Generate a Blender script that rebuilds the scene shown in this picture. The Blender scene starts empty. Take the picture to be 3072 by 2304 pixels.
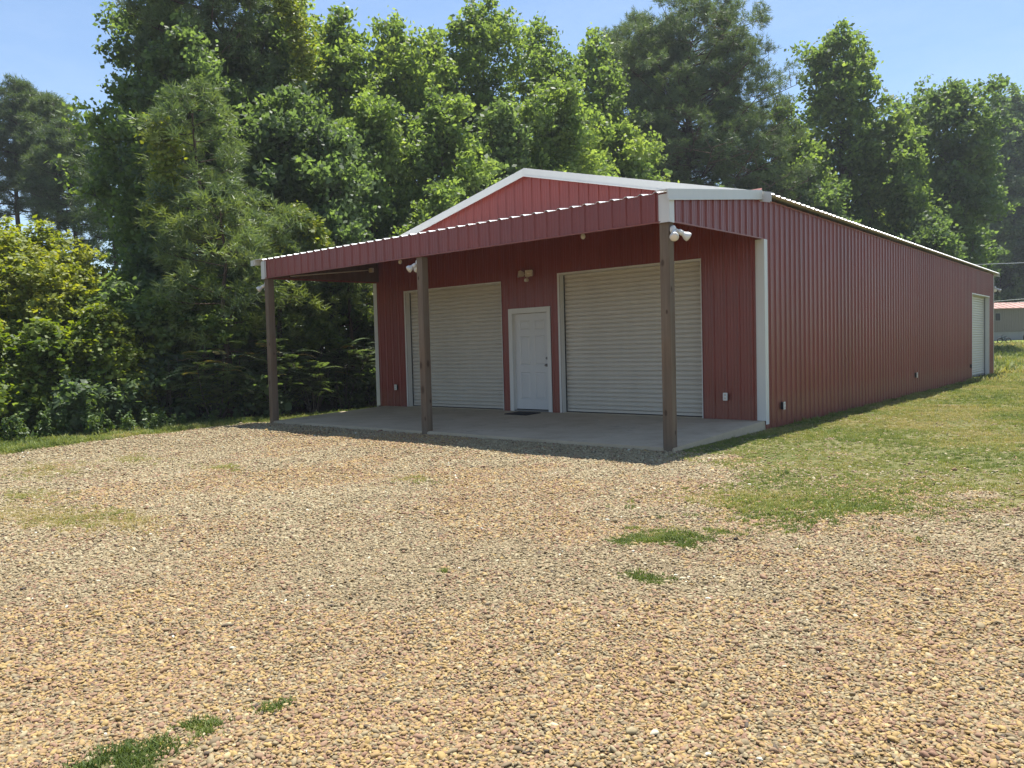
import bpy, bmesh, math, random
import numpy as np
from mathutils import Vector, Matrix

rng = np.random.default_rng(7)
random.seed(7)
scn = bpy.context.scene
C = scn.collection
PI = math.pi

# ------------------------------------------------------------------ helpers
def link(o, parent=None):
    C.objects.link(o)
    if parent is not None:
        o.parent = parent
    return o

def tag(o, label=None, cat=None, group=None, kind=None):
    if label: o['label'] = label
    if cat: o['category'] = cat
    if group: o['group'] = group
    if kind: o['kind'] = kind
    return o

def empty(name, loc, label, cat, group=None, rz=0.0):
    o = bpy.data.objects.new(name, None)
    o.empty_display_size = 0.1
    o.location = loc
    o.rotation_euler = (0, 0, rz)
    C.objects.link(o)
    return tag(o, label, cat, group)

class MB:
    """collects polygons and links them as ONE mesh object"""
    def __init__(s): s.v = []; s.f = []
    def add(s, vs, fs):
        n = len(s.v); s.v += [tuple(p) for p in vs]; s.f += [[i + n for i in f] for f in fs]
    def quad(s, a, b, c, d): s.add([a, b, c, d], [[0, 1, 2, 3]])
    def box(s, x0, x1, y0, y1, z0, z1):
        s.add([(x0,y0,z0),(x1,y0,z0),(x1,y1,z0),(x0,y1,z0),(x0,y0,z1),(x1,y0,z1),(x1,y1,z1),(x0,y1,z1)],
              [[3,2,1,0],[4,5,6,7],[0,1,5,4],[1,2,6,5],[2,3,7,6],[3,0,4,7]])
    def hexa(s, p):  # 8 corners, bottom 4 then top 4 (same winding as box)
        s.add(p, [[3,2,1,0],[4,5,6,7],[0,1,5,4],[1,2,6,5],[2,3,7,6],[3,0,4,7]])
    def tube(s, pts, rad, n=8, cap=True):
        pts = [Vector(p) for p in pts]
        if not hasattr(rad, '__len__'): rad = [rad] * len(pts)
        vs = []; fs = []
        ref = Vector((0.31, 0.17, 0.93)).normalized()
        for i, p in enumerate(pts):
            d = (pts[min(i + 1, len(pts) - 1)] - pts[max(i - 1, 0)])
            if d.length < 1e-9: d = Vector((0, 0, 1))
            d.normalize()
            r = ref if abs(d.dot(ref)) < 0.95 else Vector((1, 0, 0))
            a = d.cross(r).normalized(); b = d.cross(a)
            for k in range(n):
                t = 2 * PI * k / n
                vs.append(p + (a * math.cos(t) + b * math.sin(t)) * rad[i])
        for i in range(len(pts) - 1):
            for k in range(n):
                fs.append([i*n+k, i*n+(k+1) % n, (i+1)*n+(k+1) % n, (i+1)*n+k])
        if cap:
            fs.append(list(range(n))[::-1]); fs.append([(len(pts)-1)*n+k for k in range(n)])
        s.add(vs, fs)
    def torus(s, c, ax, R, r, n=24, m=6):
        c = Vector(c); ax = Vector(ax).normalized()
        a = ax.cross(Vector((0, 0, 1)) if abs(ax.z) < .9 else Vector((1, 0, 0))).normalized(); b = ax.cross(a)
        vs = []; fs = []
        for i in range(n):
            t = 2*PI*i/n; e = a*math.cos(t) + b*math.sin(t)
            for k in range(m):
                u = 2*PI*k/m
                vs.append(c + e*(R + r*math.cos(u)) + ax*r*math.sin(u))
        for i in range(n):
            for k in range(m):
                fs.append([i*m+k, ((i+1) % n)*m+k, ((i+1) % n)*m+(k+1) % m, i*m+(k+1) % m])
        s.add(vs, fs)
    def ball(s, c, r, n=12, m=8, sz=1.0):
        vs = []; fs = []
        for i in range(m + 1):
            t = PI * i / m
            for k in range(n):
                u = 2*PI*k/n
                vs.append((c[0]+r*math.sin(t)*math.cos(u), c[1]+r*math.sin(t)*math.sin(u), c[2]+r*sz*math.cos(t)))
        for i in range(m):
            for k in range(n):
                fs.append([i*n+k, (i+1)*n+k, (i+1)*n+(k+1) % n, i*n+(k+1) % n])
        s.add(vs, fs)
    def build(s, name, mat, parent=None, smooth=False, bevel=0.0, loc=None):
        me = bpy.data.meshes.new(name)
        me.from_pydata(s.v, [], s.f); me.update()
        o = bpy.data.objects.new(name, me)
        me.materials.append(mat)
        if bevel > 0:
            bm = bmesh.new(); bm.from_mesh(me)
            bmesh.ops.remove_doubles(bm, verts=bm.verts, dist=1e-5)
            es = [e for e in bm.edges if len(e.link_faces) == 2 and e.calc_face_angle(0) > 0.6]
            bmesh.ops.bevel(bm, geom=es, offset=bevel, segments=2, affect='EDGES', clamp_overlap=True)
            bm.to_mesh(me); bm.free()
        if smooth:
            me.polygons.foreach_set('use_smooth', [True] * len(me.polygons))
        if loc is not None: o.location = loc
        return link(o, parent)

# ------------------------------------------------------------------ noise (for terrain and planting)
def vnoise(x, y, seed):
    x = np.asarray(x, float); y = np.asarray(y, float)
    xi = np.floor(x).astype(np.int64); yi = np.floor(y).astype(np.int64)
    fx = x - xi; fy = y - yi
    fx = fx*fx*(3-2*fx); fy = fy*fy*(3-2*fy)
    def hsh(a, b):
        n = (a*374761393 + b*668265263 + seed*974711) & 0x7fffffff
        n = ((n ^ (n >> 13)) * 1274126177) & 0x7fffffff
        return ((n ^ (n >> 16)) & 0xffff) / 65535.0
    a = hsh(xi, yi); b = hsh(xi+1, yi); c = hsh(xi, yi+1); d = hsh(xi+1, yi+1)
    return (a*(1-fx)+b*fx)*(1-fy) + (c*(1-fx)+d*fx)*fy
def fbm(x, y, seed, oct=4):
    s = 0; a = .5; t = 0
    for i in range(oct):
        s = s + a*vnoise(np.asarray(x)*2**i, np.asarray(y)*2**i, seed+i*17); t += a; a *= .5
    return s/t
def sstep(a, b, x):
    t = np.clip((np.asarray(x, float)-a)/(b-a), 0, 1); return t*t*(3-2*t)

# ------------------------------------------------------------------ node helpers
def mat_new(name):
    m = bpy.data.materials.new(name); m.use_nodes = True
    nt = m.node_tree; nt.nodes.clear()
    out = nt.nodes.new('ShaderNodeOutputMaterial')
    return m, nt, out
def N(nt, typ, **kw):
    n = nt.nodes.new(typ)
    for k, v in kw.items():
        if k in n.inputs: n.inputs[k].default_value = v
        else: setattr(n, k, v)
    return n
def L(nt, a, b): nt.links.new(a, b)
def ramp(nt, src, stops, interp='LINEAR'):
    r = N(nt, 'ShaderNodeValToRGB'); r.color_ramp.interpolation = interp
    e = r.color_ramp.elements
    while len(e) < len(stops): e.new(0.5)
    for el, (p, c) in zip(e, stops):
        el.position = p; el.color = (*c, 1) if len(c) == 3 else c
    L(nt, src, r.inputs[0]); return r
def mixc(nt, fac, a, b, blend='MIX'):
    m = N(nt, 'ShaderNodeMix', data_type='RGBA', blend_type=blend)
    for s, v in ((m.inputs[0], fac), (m.inputs[6], a), (m.inputs[7], b)):
        if hasattr(v, 'is_output') or isinstance(v, bpy.types.NodeSocket): L(nt, v, s)
        elif isinstance(v, (int, float)): s.default_value = v
        else: s.default_value = (*v, 1)
    return m.outputs[2]
def math_(nt, op, a, b=None, c=None):
    m = N(nt, 'ShaderNodeMath', operation=op)
    for s, v in zip(m.inputs, (a, b, c)):
        if v is None: continue
        if isinstance(v, bpy.types.NodeSocket): L(nt, v, s)
        else: s.default_value = v
    return m.outputs[0]
def noise(nt, scale, detail=3, rough=.55, vec=None, map_scale=None, coord='Object', dims='3D'):
    tc = N(nt, 'ShaderNodeTexCoord')
    src = tc.outputs[coord] if vec is None else vec
    if map_scale is not None:
        mp = N(nt, 'ShaderNodeMapping'); mp.inputs['Scale'].default_value = map_scale
        L(nt, src, mp.inputs[0]); src = mp.outputs[0]
    n = N(nt, 'ShaderNodeTexNoise'); n.inputs['Scale'].default_value = scale
    n.inputs['Detail'].default_value = detail; n.inputs['Roughness'].default_value = rough
    L(nt, src, n.inputs['Vector']); return n.outputs['Fac']
def bump(nt, hgt, strength, dist=.01):
    b = N(nt, 'ShaderNodeBump'); b.inputs['Strength'].default_value = strength; b.inputs['Distance'].default_value = dist
    L(nt, hgt, b.inputs['Height']); return b.outputs[0]
def principled(nt, out, col=None, rough=.6, spec=.4, metal=0.0, normal=None):
    p = N(nt, 'ShaderNodeBsdfPrincipled')
    if isinstance(col, bpy.types.NodeSocket): L(nt, col, p.inputs['Base Color'])
    elif col is not None: p.inputs['Base Color'].default_value = (*col, 1)
    if isinstance(rough, bpy.types.NodeSocket): L(nt, rough, p.inputs['Roughness'])
    else: p.inputs['Roughness'].default_value = rough
    p.inputs['Specular IOR Level'].default_value = spec; p.inputs['Metallic'].default_value = metal
    if normal is not None: L(nt, normal, p.inputs['Normal'])
    L(nt, p.outputs[0], out.inputs[0]); return p

def painted(name, col, rough=.45, spec=.4, var=.12, dirt=None, oil=True, panel=False):
    m, nt, out = mat_new(name)
    n1 = noise(nt, 1.3, 4, .6)
    n2 = noise(nt, 9, 3, .6, map_scale=(1, 1, .12))
    if panel:   # each metre-wide sheet weathers a little differently
        tp = N(nt, 'ShaderNodeTexCoord'); sp = N(nt, 'ShaderNodeSeparateXYZ'); L(nt, tp.outputs['Object'], sp.inputs[0])
        wv = N(nt, 'ShaderNodeTexWhiteNoise', noise_dimensions='1D'); L(nt, math_(nt, 'FLOOR', math_(nt, 'DIVIDE', math_(nt, 'ADD', sp.outputs[0], sp.outputs[1]), .9144)), wv.inputs['W'])
        n2 = math_(nt, 'ADD', math_(nt, 'MULTIPLY', n2, .55), math_(nt, 'MULTIPLY', wv.outputs[0], .45))
    f = math_(nt, 'ADD', math_(nt, 'MULTIPLY', n1, .6), math_(nt, 'MULTIPLY', n2, .4))
    lo = tuple(c*(1-var) for c in col); hi = tuple(min(1, c*(1+var)) for c in col)
    c = ramp(nt, f, [(.3, lo), (.7, hi)]).outputs[0]
    r = math_(nt, 'ADD', math_(nt, 'MULTIPLY', n1, .2), rough-.1)
    if oil: nrm = bump(nt, noise(nt, 1.6, 2, .5), .2, .03)
    else: nrm = None
    if dirt is not None:  # splashed soil along the foot of a wall, by height in the building
        tc = N(nt, 'ShaderNodeTexCoord'); sx = N(nt, 'ShaderNodeSeparateXYZ'); L(nt, tc.outputs['Object'], sx.inputs[0])
        hgt = math_(nt, 'ADD', sx.outputs[2], math_(nt, 'MULTIPLY', noise(nt, 5, 4, .7), -.5))
        d = ramp(nt, hgt, [(0, (1,1,1)), (.22, (0,0,0))]).outputs[0]
        c = mixc(nt, math_(nt, 'MULTIPLY', d, .28), c, dirt)
    principled(nt, out, c, r, spec, 0, nrm)
    return m

M = {}
M['red'] = painted('red_metal', (.215, .045, .034), .33, .5, .13, dirt=(.24, .115, .075), panel=True)
M['red_trim'] = painted('red_trim_metal', (.24, .060, .040), .4, .5, .1)
M['white'] = painted('white_trim_metal', (.62, .61, .575), .4, .5, .05)
M['roof'] = painted('galvanised_roof', (.82, .82, .80), .32, .5, .06)
M['door_paint'] = painted('white_door_paint', (.57, .565, .55), .4, .5, .03, oil=False)
M['curtain'] = painted('roll_curtain', (.53, .49, .42), .42, .5, .06)
M['ceiling'] = painted('ceiling_metal', (.30, .20, .14), .5, .4, .2)
M['inner'] = painted('inner_panel', (.12, .05, .04), .6, .3, .2)
M['plastic'] = painted('white_plastic', (.68, .67, .63), .35, .5, .03, oil=False)
M['lens'] = painted('frosted_glass', (.72, .66, .60), .15, .6, .03, oil=False)
M['beige_plastic'] = painted('beige_plastic', (.55, .46, .36), .4, .5, .05, oil=False)
M['greyplate'] = painted('grey_box', (.20, .21, .22), .5, .5, .05, oil=False)
M['dark'] = painted('dark_plastic', (.02, .02, .022), .45, .4, .1, oil=False)
M['steel'] = painted('dull_steel', (.20, .19, .18), .35, .6, .05, oil=False)
M['rubber'] = painted('black_rubber', (.018, .018, .02), .75, .3, .2, oil=False)
M['seal'] = painted('dark_seal', (.03, .03, .03), .8, .2, .1, oil=False)
M['mh_wall'] = painted('grey_siding', (.165, .142, .136), .6, .3, .08)
M['mh_skirt'] = painted('pale_skirting', (.27, .27, .28), .6, .3, .08)
M['mh_roof'] = painted('rusty_roof', (.42, .25, .215), .55, .3, .25)
M['window'] = painted('dark_window', (.015, .015, .017), .5, .2, .1, oil=False)
M['cable'] = painted('pale_cable', (.6, .6, .6), .4, .5, .02, oil=False)
M['bike_paint'] = painted('bike_paint', (.03, .05, .10), .3, .5, .1, oil=False)

def wood_mat(name, knots, tone=(.165, .118, .080)):
    m, nt, out = mat_new(name)
    tc = N(nt, 'ShaderNodeTexCoord')
    g = noise(nt, 22, 5, .65, map_scale=(1, 1, .035))
    g2 = noise(nt, 5, 3, .6, map_scale=(1, 1, .25))
    f = math_(nt, 'ADD', math_(nt, 'MULTIPLY', g, .65), math_(nt, 'MULTIPLY', g2, .35))
    c = ramp(nt, f, [(.32, tuple(t*.62 for t in tone)), (.5, tone), (.68, tuple(min(1, t*1.35) for t in tone))]).outputs[0]
    grey = noise(nt, 1.1, 3, .6)
    c = mixc(nt, ramp(nt, grey, [(.4, (0,0,0)), (.65, (.5,.5,.5))]).outputs[0], c, (.16, .137, .108))
    for (kx, ky, kz, r) in knots:
        mp = N(nt, 'ShaderNodeMapping'); mp.inputs['Location'].default_value = (-kx, -ky, -kz*.55); mp.inputs['Scale'].default_value = (1, 1, .55)
        L(nt, tc.outputs['Object'], mp.inputs[0])
        ln = N(nt, 'ShaderNodeVectorMath', operation='LENGTH'); L(nt, mp.outputs[0], ln.inputs[0])
        k = ramp(nt, math_(nt, 'DIVIDE', ln.outputs[1], r*2), [(.35, (1,1,1)), (.75, (0,0,0))]).outputs[0]
        c = mixc(nt, math_(nt, 'MULTIPLY', k, .85), c, (.055, .032, .02))
    principled(nt, out, c, .8, .2, 0, bump(nt, g, .35, .006))
    return m

def concrete_mat():
    m, nt, out = mat_new('concrete')
    n1 = noise(nt, .9, 5, .65); n2 = noise(nt, 40, 3, .6); n3 = noise(nt, 3.5, 5, .7)
    f = math_(nt, 'ADD', math_(nt, 'MULTIPLY', n1, .5), math_(nt, 'ADD', math_(nt, 'MULTIPLY', n2, .2), math_(nt, 'MULTIPLY', n3, .3)))
    c = ramp(nt, f, [(.3, (.33, .262, .178)), (.5, (.46, .377, .262)), (.72, (.56, .465, .335))]).outputs[0]
    st = ramp(nt, noise(nt, 1.7, 4, .75), [(.60, (0,0,0)), (.72, (.55,.55,.55))]).outputs[0]
    c = mixc(nt, st, c, (.17, .15, .125))
    principled(nt, out, c, .85, .25, 0, bump(nt, n2, .25, .004))
    return m
M['concrete'] = concrete_mat()

# ------------------------------------------------------------------ camera, sun, sky
CR = Vector((0.7642018, 0.6444467, -0.0261551)); CU = Vector((-0.0082512, 0.0503170, 0.9986992)); CF = Vector((-0.6449245, 0.7629919, -0.0437698))
CAM = Vector((5.03717, -12.36060, 1.26864))
cd = bpy.data.cameras.new('camera'); cam = bpy.data.objects.new('camera', cd); C.objects.link(cam)
cd.sensor_width = 36; cd.lens = 27.338; cd.clip_start = .05; cd.clip_end = 3000
mw = Matrix.Identity(4)
for i in range(3):
    mw[i][0] = CR[i]; mw[i][1] = CU[i]; mw[i][2] = -CF[i]; mw[i][3] = CAM[i]
cam.matrix_world = mw
scn.camera = cam

TO_SUN = Vector((-.36, 1.02, 3.42)).normalized()
el = math.asin(TO_SUN.z); az = math.atan2(TO_SUN.x, TO_SUN.y)
sd = bpy.data.lights.new('sun', 'SUN'); so = bpy.data.objects.new('sun', sd); C.objects.link(so)
sd.energy = 5.0; sd.angle = math.radians(.53); sd.color = (1, .965, .895)
so.rotation_euler = (-TO_SUN).to_track_quat('-Z', 'Y').to_euler()
w = bpy.data.worlds.new('World'); scn.world = w; w.use_nodes = True
wn = w.node_tree; bg = wn.nodes['Background']
sky = wn.nodes.new('ShaderNodeTexSky'); sky.sky_type = 'NISHITA'; sky.sun_disc = False
sky.sun_elevation = el; sky.sun_rotation = az
sky.air_density = 1.1; sky.dust_density = .3; sky.ozone_density = 3.0; sky.altitude = 60
tcw = wn.nodes.new('ShaderNodeTexCoord'); mpw = wn.nodes.new('ShaderNodeMapping'); mpw.inputs['Scale'].default_value = (1, 1, 3.2)
nzw = wn.nodes.new('ShaderNodeTexNoise'); nzw.inputs['Scale'].default_value = 2.1; nzw.inputs['Detail'].default_value = 6; nzw.inputs['Roughness'].default_value = .6
wn.links.new(tcw.outputs['Generated'], mpw.inputs[0]); wn.links.new(mpw.outputs[0], nzw.inputs['Vector'])
rw = ramp(wn, nzw.outputs['Fac'], [(.45, (0, 0, 0)), (.75, (.22, .22, .22))])
mxw = mixc(wn, rw.outputs[0], sky.outputs[0], (5.2, 5.9, 7.4))
wn.links.new(mxw, bg.inputs[0]); bg.inputs[1].default_value = .088
scn.view_settings.view_transform = 'Standard'; scn.view_settings.look = 'None'
scn.view_settings.exposure = 1.0; scn.view_settings.gamma = 1
cy = scn.cycles
cy.max_bounces = 10; cy.diffuse_bounces = 6; cy.glossy_bounces = 3; cy.transmission_bounces = 5; cy.transparent_max_bounces = 6
cy.sample_clamp_indirect = 6; cy.caustics_reflective = False; cy.caustics_refractive = False
cy.volume_bounces = 0; cy.use_denoising = True; cy.denoiser = 'OPENIMAGEDENOISE'; cy.denoising_input_passes = 'RGB_ALBEDO_NORMAL'; cy.denoising_prefilter = 'NONE'

# ------------------------------------------------------------------ terrain
W = 9.70; LEN = 21.62; P = 3.11
LB = np.array([(-30,-3.0),(0,-3.0),(.8,-3.8),(1.6,-4.3),(2.05,-5.6),(2.67,-6.3),(3.05,-5.6),(3.5,-5.0),(4.2,-4.55),(8,-4.2),(60,-4.0)])
def ground_h(x, y):
    x = np.asarray(x, float); y = np.asarray(y, float)
    z = -.15 - .14*sstep(-3.5, -10.5, y)
    z = z - .06*sstep(22, 27, y)
    z = z + np.interp(y, [27, 36, 46, 58, 68, 100, 200, 400], [0, .42, .86, .98, 1.18, 1.9, 4, 6])
    near_b = (1-sstep(.0, .5, np.maximum(np.maximum(-W-x, x-0), np.maximum(-P-y, y-LEN))))
    bumpy = (fbm(x*.35, y*.35, 3)-.5)*.12 + (fbm(x*1.6, y*1.6, 9)-.5)*.045
    z = z + bumpy*(1-near_b)
    z = z + .35*sstep(-14, -26, x)*(fbm(x*.2, y*.2, 5))
    return z
def gravel_mask(x, y):
    n = (fbm(x*1.3, y*1.3, 21, 5)-.5)
    lb = np.interp(x, LB[:,0], LB[:,1])
    lot = sstep(-.75, .75, (lb - y) + n*2.6)                       # towards the viewer from the lawn edge
    slabfront = (x < .1)
    lot = np.where(slabfront, sstep(-2.9, -3.1, y), lot)
    left = sstep(-10.0, -9.6, x + n*.7)
    g = lot*left
    g = g*(1-.75*sstep(.0, 1.0, (patch(x, y))))
    # bare stony strips inside the lawn and along the wall
    strip = sstep(1.7, .5, x)*sstep(.2, .7, x)*sstep(.62, .72, fbm(x*.9, y*.5, 33))*(y > -3)*(y < 14)
    bare = sstep(.74, .84, fbm(x*.8+5, y*.8, 41))*(y > -5)*(y < 6)*(x > .1)
    return np.clip(np.maximum(g, np.maximum(strip*.9, bare*.8)), 0, 1)
PATCH = [(2.1,-7.0,.34,.17),(2.46,-8.0,.17,.10),(1.86,-7.35,.14,.07),(2.36,-6.75,.18,.08),(2.2,-7.2,.24,.10),(1.95,-7.2,.16,.07),(1.98,-11.02,.16,.16),(1.92,-10.78,.10,.10),
         (1.99,-10.45,.07,.08),(2.05,-11.2,.2,.12),(1.2,-8.6,.03,.03),(1.7,-6.9,.08,.06)]
def patch(x, y):
    s = 0
    for (a, b, r, q) in PATCH:
        s = s + np.exp(-(((x-a)/r)**2 + ((y-b)/q)**2))
    return s*(.35+1.3*fbm(np.asarray(x)*7, np.asarray(y)*7, 51))
YP = [(-3.05,-9.45,.9,.28),(-3.9,-9.7,.7,.25),(-2.5,-9.1,.6,.2),(-5.1,-9.15,.8,.3),(-6.85,-7.1,.7,.3),(-7.1,-8.3,.9,.5),(-4.75,-6.9,.6,.25),(-1.6,-6.3,.4,.2)]
def dry_patch(x, y):
    s = 0
    for (a, b, r, q) in YP: s = s + np.exp(-(((x-a)/r)**2 + ((y-b)/q)**2))
    return np.clip(s*(.2+1.5*fbm(np.asarray(x)*5, np.asarray(y)*5, 61)), 0, 1)
def woods_mask(x, y):
    n = (fbm(np.asarray(x)*.8, np.asarray(y)*.8, 71)-.5)*1.2
    a = sstep(-11.3, -12.2, x+n)
    b = sstep(-9.9, -10.4, x+n)*sstep(-3.5, -1.5, y)
    c = sstep(24, 26, y+n*3 + .25*np.asarray(x))*sstep(-6.5, -8.5, x)
    return np.maximum(np.maximum(a, b), c)

def axis(lo, hi, step, far, g=1.22):
    a = list(np.arange(lo, hi+1e-6, step)); s = step; v = hi
    while v < far: s *= g; v += s; a.append(v)
    s = step; v = lo; pre = []
    while v > -far: s *= g; v -= s; pre.append(v)
    return np.array(pre[::-1] + a)
def np_mesh(name, v, f, smooth=False):
    me = bpy.data.meshes.new(name)
    nv = len(v); nf = len(f); k = f.shape[1]
    me.vertices.add(nv); me.vertices.foreach_set('co', np.ascontiguousarray(v, np.float32).ravel())
    me.loops.add(nf*k); me.loops.foreach_set('vertex_index', np.ascontiguousarray(f, np.int32).ravel())
    me.polygons.add(nf); me.polygons.foreach_set('loop_start', np.arange(0, nf*k, k, dtype=np.int32))
    me.polygons.foreach_set('loop_total', np.full(nf, k, np.int32))
    if smooth: me.polygons.foreach_set('use_smooth', np.ones(nf, bool))
    me.update(); me.validate(clean_customdata=False)
    return me
def attr(me, name, dom, vals):
    a = me.attributes.new(name, 'FLOAT', dom); a.data.foreach_set('value', np.ascontiguousarray(vals, np.float32).ravel())

xs = axis(-13, 10, .16, 900); ys = axis(-13.5, 14, .16, 900)
X, Y = np.meshgrid(xs, ys)
Z = ground_h(X, Y)
inside = (X > -W+.1) & (X < -.1) & (Y > -P+.1) & (Y < LEN-.1)
Z = np.where(inside, -.32, Z)
v = np.stack([X, Y, Z], -1).reshape(-1, 3)
nx, ny = len(xs), len(ys)
ii = np.arange(nx*ny).reshape(ny, nx)
f = np.stack([ii[:-1,:-1], ii[:-1,1:], ii[1:,1:], ii[1:,:-1]], -1).reshape(-1, 4)
gm = np_mesh('ground', v, f, True)
attr(gm, 'gravel', 'POINT', gravel_mask(X, Y)); attr(gm, 'woods', 'POINT', woods_mask(X, Y)); attr(gm, 'dry', 'POINT', dry_patch(X, Y))

def ground_mat():
    m, nt, out = mat_new('ground_cover')
    def at(n):
        a = N(nt, 'ShaderNodeAttribute'); a.attribute_name = n; return a.outputs['Fac']
    tc = N(nt, 'ShaderNodeTexCoord')
    # --- stones: cells of differing size, each with its own colour
    vo = N(nt, 'ShaderNodeTexVoronoi'); vo.inputs['Scale'].default_value = 34; vo.inputs['Randomness'].default_value = 1
    L(nt, tc.outputs['Object'], vo.inputs['Vector'])
    sep = N(nt, 'ShaderNodeSeparateColor'); L(nt, vo.outputs['Color'], sep.inputs[0])
    st = ramp(nt, sep.outputs[0], [(0, (0.095,0.069,0.039)), (.2, (0.202,0.153,0.084)), (.45, (0.297,0.238,0.133)), (.62, (0.253,0.167,0.092)), (.78, (0.348,0.286,0.164)), (.9, (0.442,0.386,0.240)), (1, (0.139,0.107,0.071))]).outputs[0]
    edge = ramp(nt, vo.outputs['Distance'], [(.30, (1,1,1)), (.75, (.40,.36,.32))]).outputs[0]
    stone = mixc(nt, 1.0, st, edge, 'MULTIPLY')
    big = noise(nt, .35, 4, .6)
    stone = mixc(nt, ramp(nt, big, [(.4, (0,0,0)), (.65, (.35,.35,.35))]).outputs[0], stone, (.275, .207, .118))
    # --- thin lawn: patches of green, olive and straw
    p1 = noise(nt, .55, 4, .6); p2 = noise(nt, 7, 4, .7); p3 = noise(nt, 60, 3, .7)
    pf = math_(nt, 'ADD', math_(nt, 'MULTIPLY', p1, .45), math_(nt, 'ADD', math_(nt, 'MULTIPLY', p2, .35), math_(nt, 'MULTIPLY', p3, .20)))
    lawn = ramp(nt, pf, [(.36, (.07,.085,.028)), (.47, (.12,.125,.045)), (.57, (.20,.17,.08)), (.70, (.29,.23,.13))]).outputs[0]
    sy = N(nt, 'ShaderNodeSeparateXYZ'); L(nt, tc.outputs['Object'], sy.inputs[0])
    far = ramp(nt, math_(nt, 'DIVIDE', sy.outputs[1], 40.0), [(.45, (0,0,0)), (.62, (1,1,1))]).outputs[0]
    lawn = mixc(nt, far, lawn, ramp(nt, pf, [(.38, (.12,.16,.028)), (.6, (.22,.25,.05))]).outputs[0])
    # --- woodland floor: leaf litter
    lit = ramp(nt, noise(nt, 14, 5, .75), [(.35, (.025,.02,.012)), (.6, (.07,.05,.028)), (.75, (.12,.085,.045))]).outputs[0]
    brk = math_(nt, 'SUBTRACT', noise(nt, 9, 5, .8), .5)
    gmk = ramp(nt, math_(nt, 'ADD', at('gravel'), math_(nt, 'MULTIPLY', brk, 1.6)), [(.38, (0,0,0)), (.60, (1,1,1))]).outputs[0]
    c = mixc(nt, gmk, lawn, stone)
    c = mixc(nt, math_(nt, 'MULTIPLY', at('dry'), .55), c, (.30, .24, .10))
    wmk = ramp(nt, math_(nt, 'ADD', at('woods'), math_(nt, 'MULTIPLY', brk, .5)), [(.4, (0,0,0)), (.6, (1,1,1))]).outputs[0]
    c = mixc(nt, wmk, c, lit)
    hv = math_(nt, 'SUBTRACT', 1.0, vo.outputs['Distance'])
    hh = math_(nt, 'ADD', math_(nt, 'MULTIPLY', hv, gmk), math_(nt, 'MULTIPLY', p3, 1.0))
    principled(nt, out, c, .9, .15, 0, bump(nt, hh, .7, .02))
    return m
gm.materials.append(ground_mat())
go = bpy.data.objects.new('ground', gm); link(go); tag(go, 'gravel yard, thin lawn and woodland floor', 'ground', kind='structure')

# ------------------------------------------------------------------ geometry-node scatter (for stones and grass only)
def scatter_tree(coll):
    ng = bpy.data.node_groups.new('scatter', 'GeometryNodeTree')
    ng.interface.new_socket('Geometry', in_out='INPUT', socket_type='NodeSocketGeometry')
    ng.interface.new_socket('Geometry', in_out='OUTPUT', socket_type='NodeSocketGeometry')
    gi = ng.nodes.new('NodeGroupInput'); go_ = ng.nodes.new('NodeGroupOutput')
    iop = ng.nodes.new('GeometryNodeInstanceOnPoints'); iop.inputs['Pick Instance'].default_value = True
    ci = ng.nodes.new('GeometryNodeCollectionInfo'); ci.inputs['Collection'].default_value = coll
    ci.inputs['Separate Children'].default_value = True; ci.inputs['Reset Children'].default_value = True
    def na(n, t):
        a = ng.nodes.new('GeometryNodeInputNamedAttribute'); a.data_type = t; a.inputs['Name'].default_value = n
        return a.outputs['Attribute']
    K = ng.links.new
    K(gi.outputs[0], iop.inputs['Points']); K(ci.outputs[0], iop.inputs['Instance'])
    K(na('pick', 'INT'), iop.inputs['Instance Index']); K(na('rot', 'FLOAT_VECTOR'), iop.inputs['Rotation']); K(na('scl', 'FLOAT_VECTOR'), iop.inputs['Scale'])
    K(iop.outputs[0], go_.inputs[0])
    return ng
def scatter(name, pts, pick, rot, scl, tint, coll, mat):
    me = bpy.data.meshes.new(name); n = len(pts)
    me.vertices.add(n); me.vertices.foreach_set('co', pts.astype(np.float32).ravel())
    a = me.attributes.new('pick', 'INT', 'POINT'); a.data.foreach_set('value', pick.astype(np.int32))
    a = me.attributes.new('rot', 'FLOAT_VECTOR', 'POINT'); a.data.foreach_set('vector', rot.astype(np.float32).ravel())
    a = me.attributes.new('scl', 'FLOAT_VECTOR', 'POINT'); a.data.foreach_set('vector', scl.astype(np.float32).ravel())
    attr(me, 'tint', 'POINT', tint)
    me.materials.append(mat)
    o = bpy.data.objects.new(name, me); link(o)
    md = o.modifiers.new('scatter', 'NODES'); md.node_group = scatter_tree(coll)
    return o

def stone_mat():
    m, nt, out = mat_new('pebble')
    a = N(nt, 'ShaderNodeAttribute'); a.attribute_type = 'INSTANCER'; a.attribute_name = 'tint'
    c = ramp(nt, a.outputs['Fac'], [(0, (0.057,0.049,0.042)), (.05, (0.113,0.084,0.053)), (.18, (0.195,0.149,0.086)), (.34, (0.310,0.246,0.135)), (.47, (0.392,0.322,0.184)), (.55, (0.518,0.460,0.284)),
        (.62, (0.303,0.238,0.124)), (.70, (0.259,0.144,0.091)), (.77, (0.322,0.193,0.117)), (.84, (0.360,0.238,0.095)), (.93, (0.455,0.313,0.107)), (.98, (0.607,0.546,0.366)), (1, (0.783,0.799,0.683))]).outputs[0]
    n = noise(nt, 4, 4, .6)
    c = mixc(nt, ramp(nt, n, [(.35, (.45,.45,.45)), (.7, (0,0,0))]).outputs[0], c, (.155, .108, .068))
    principled(nt, out, c, .75, .3, 0)
    return m
peb = bpy.data.collections.new('pebble_shapes')
pm = stone_mat()
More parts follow.
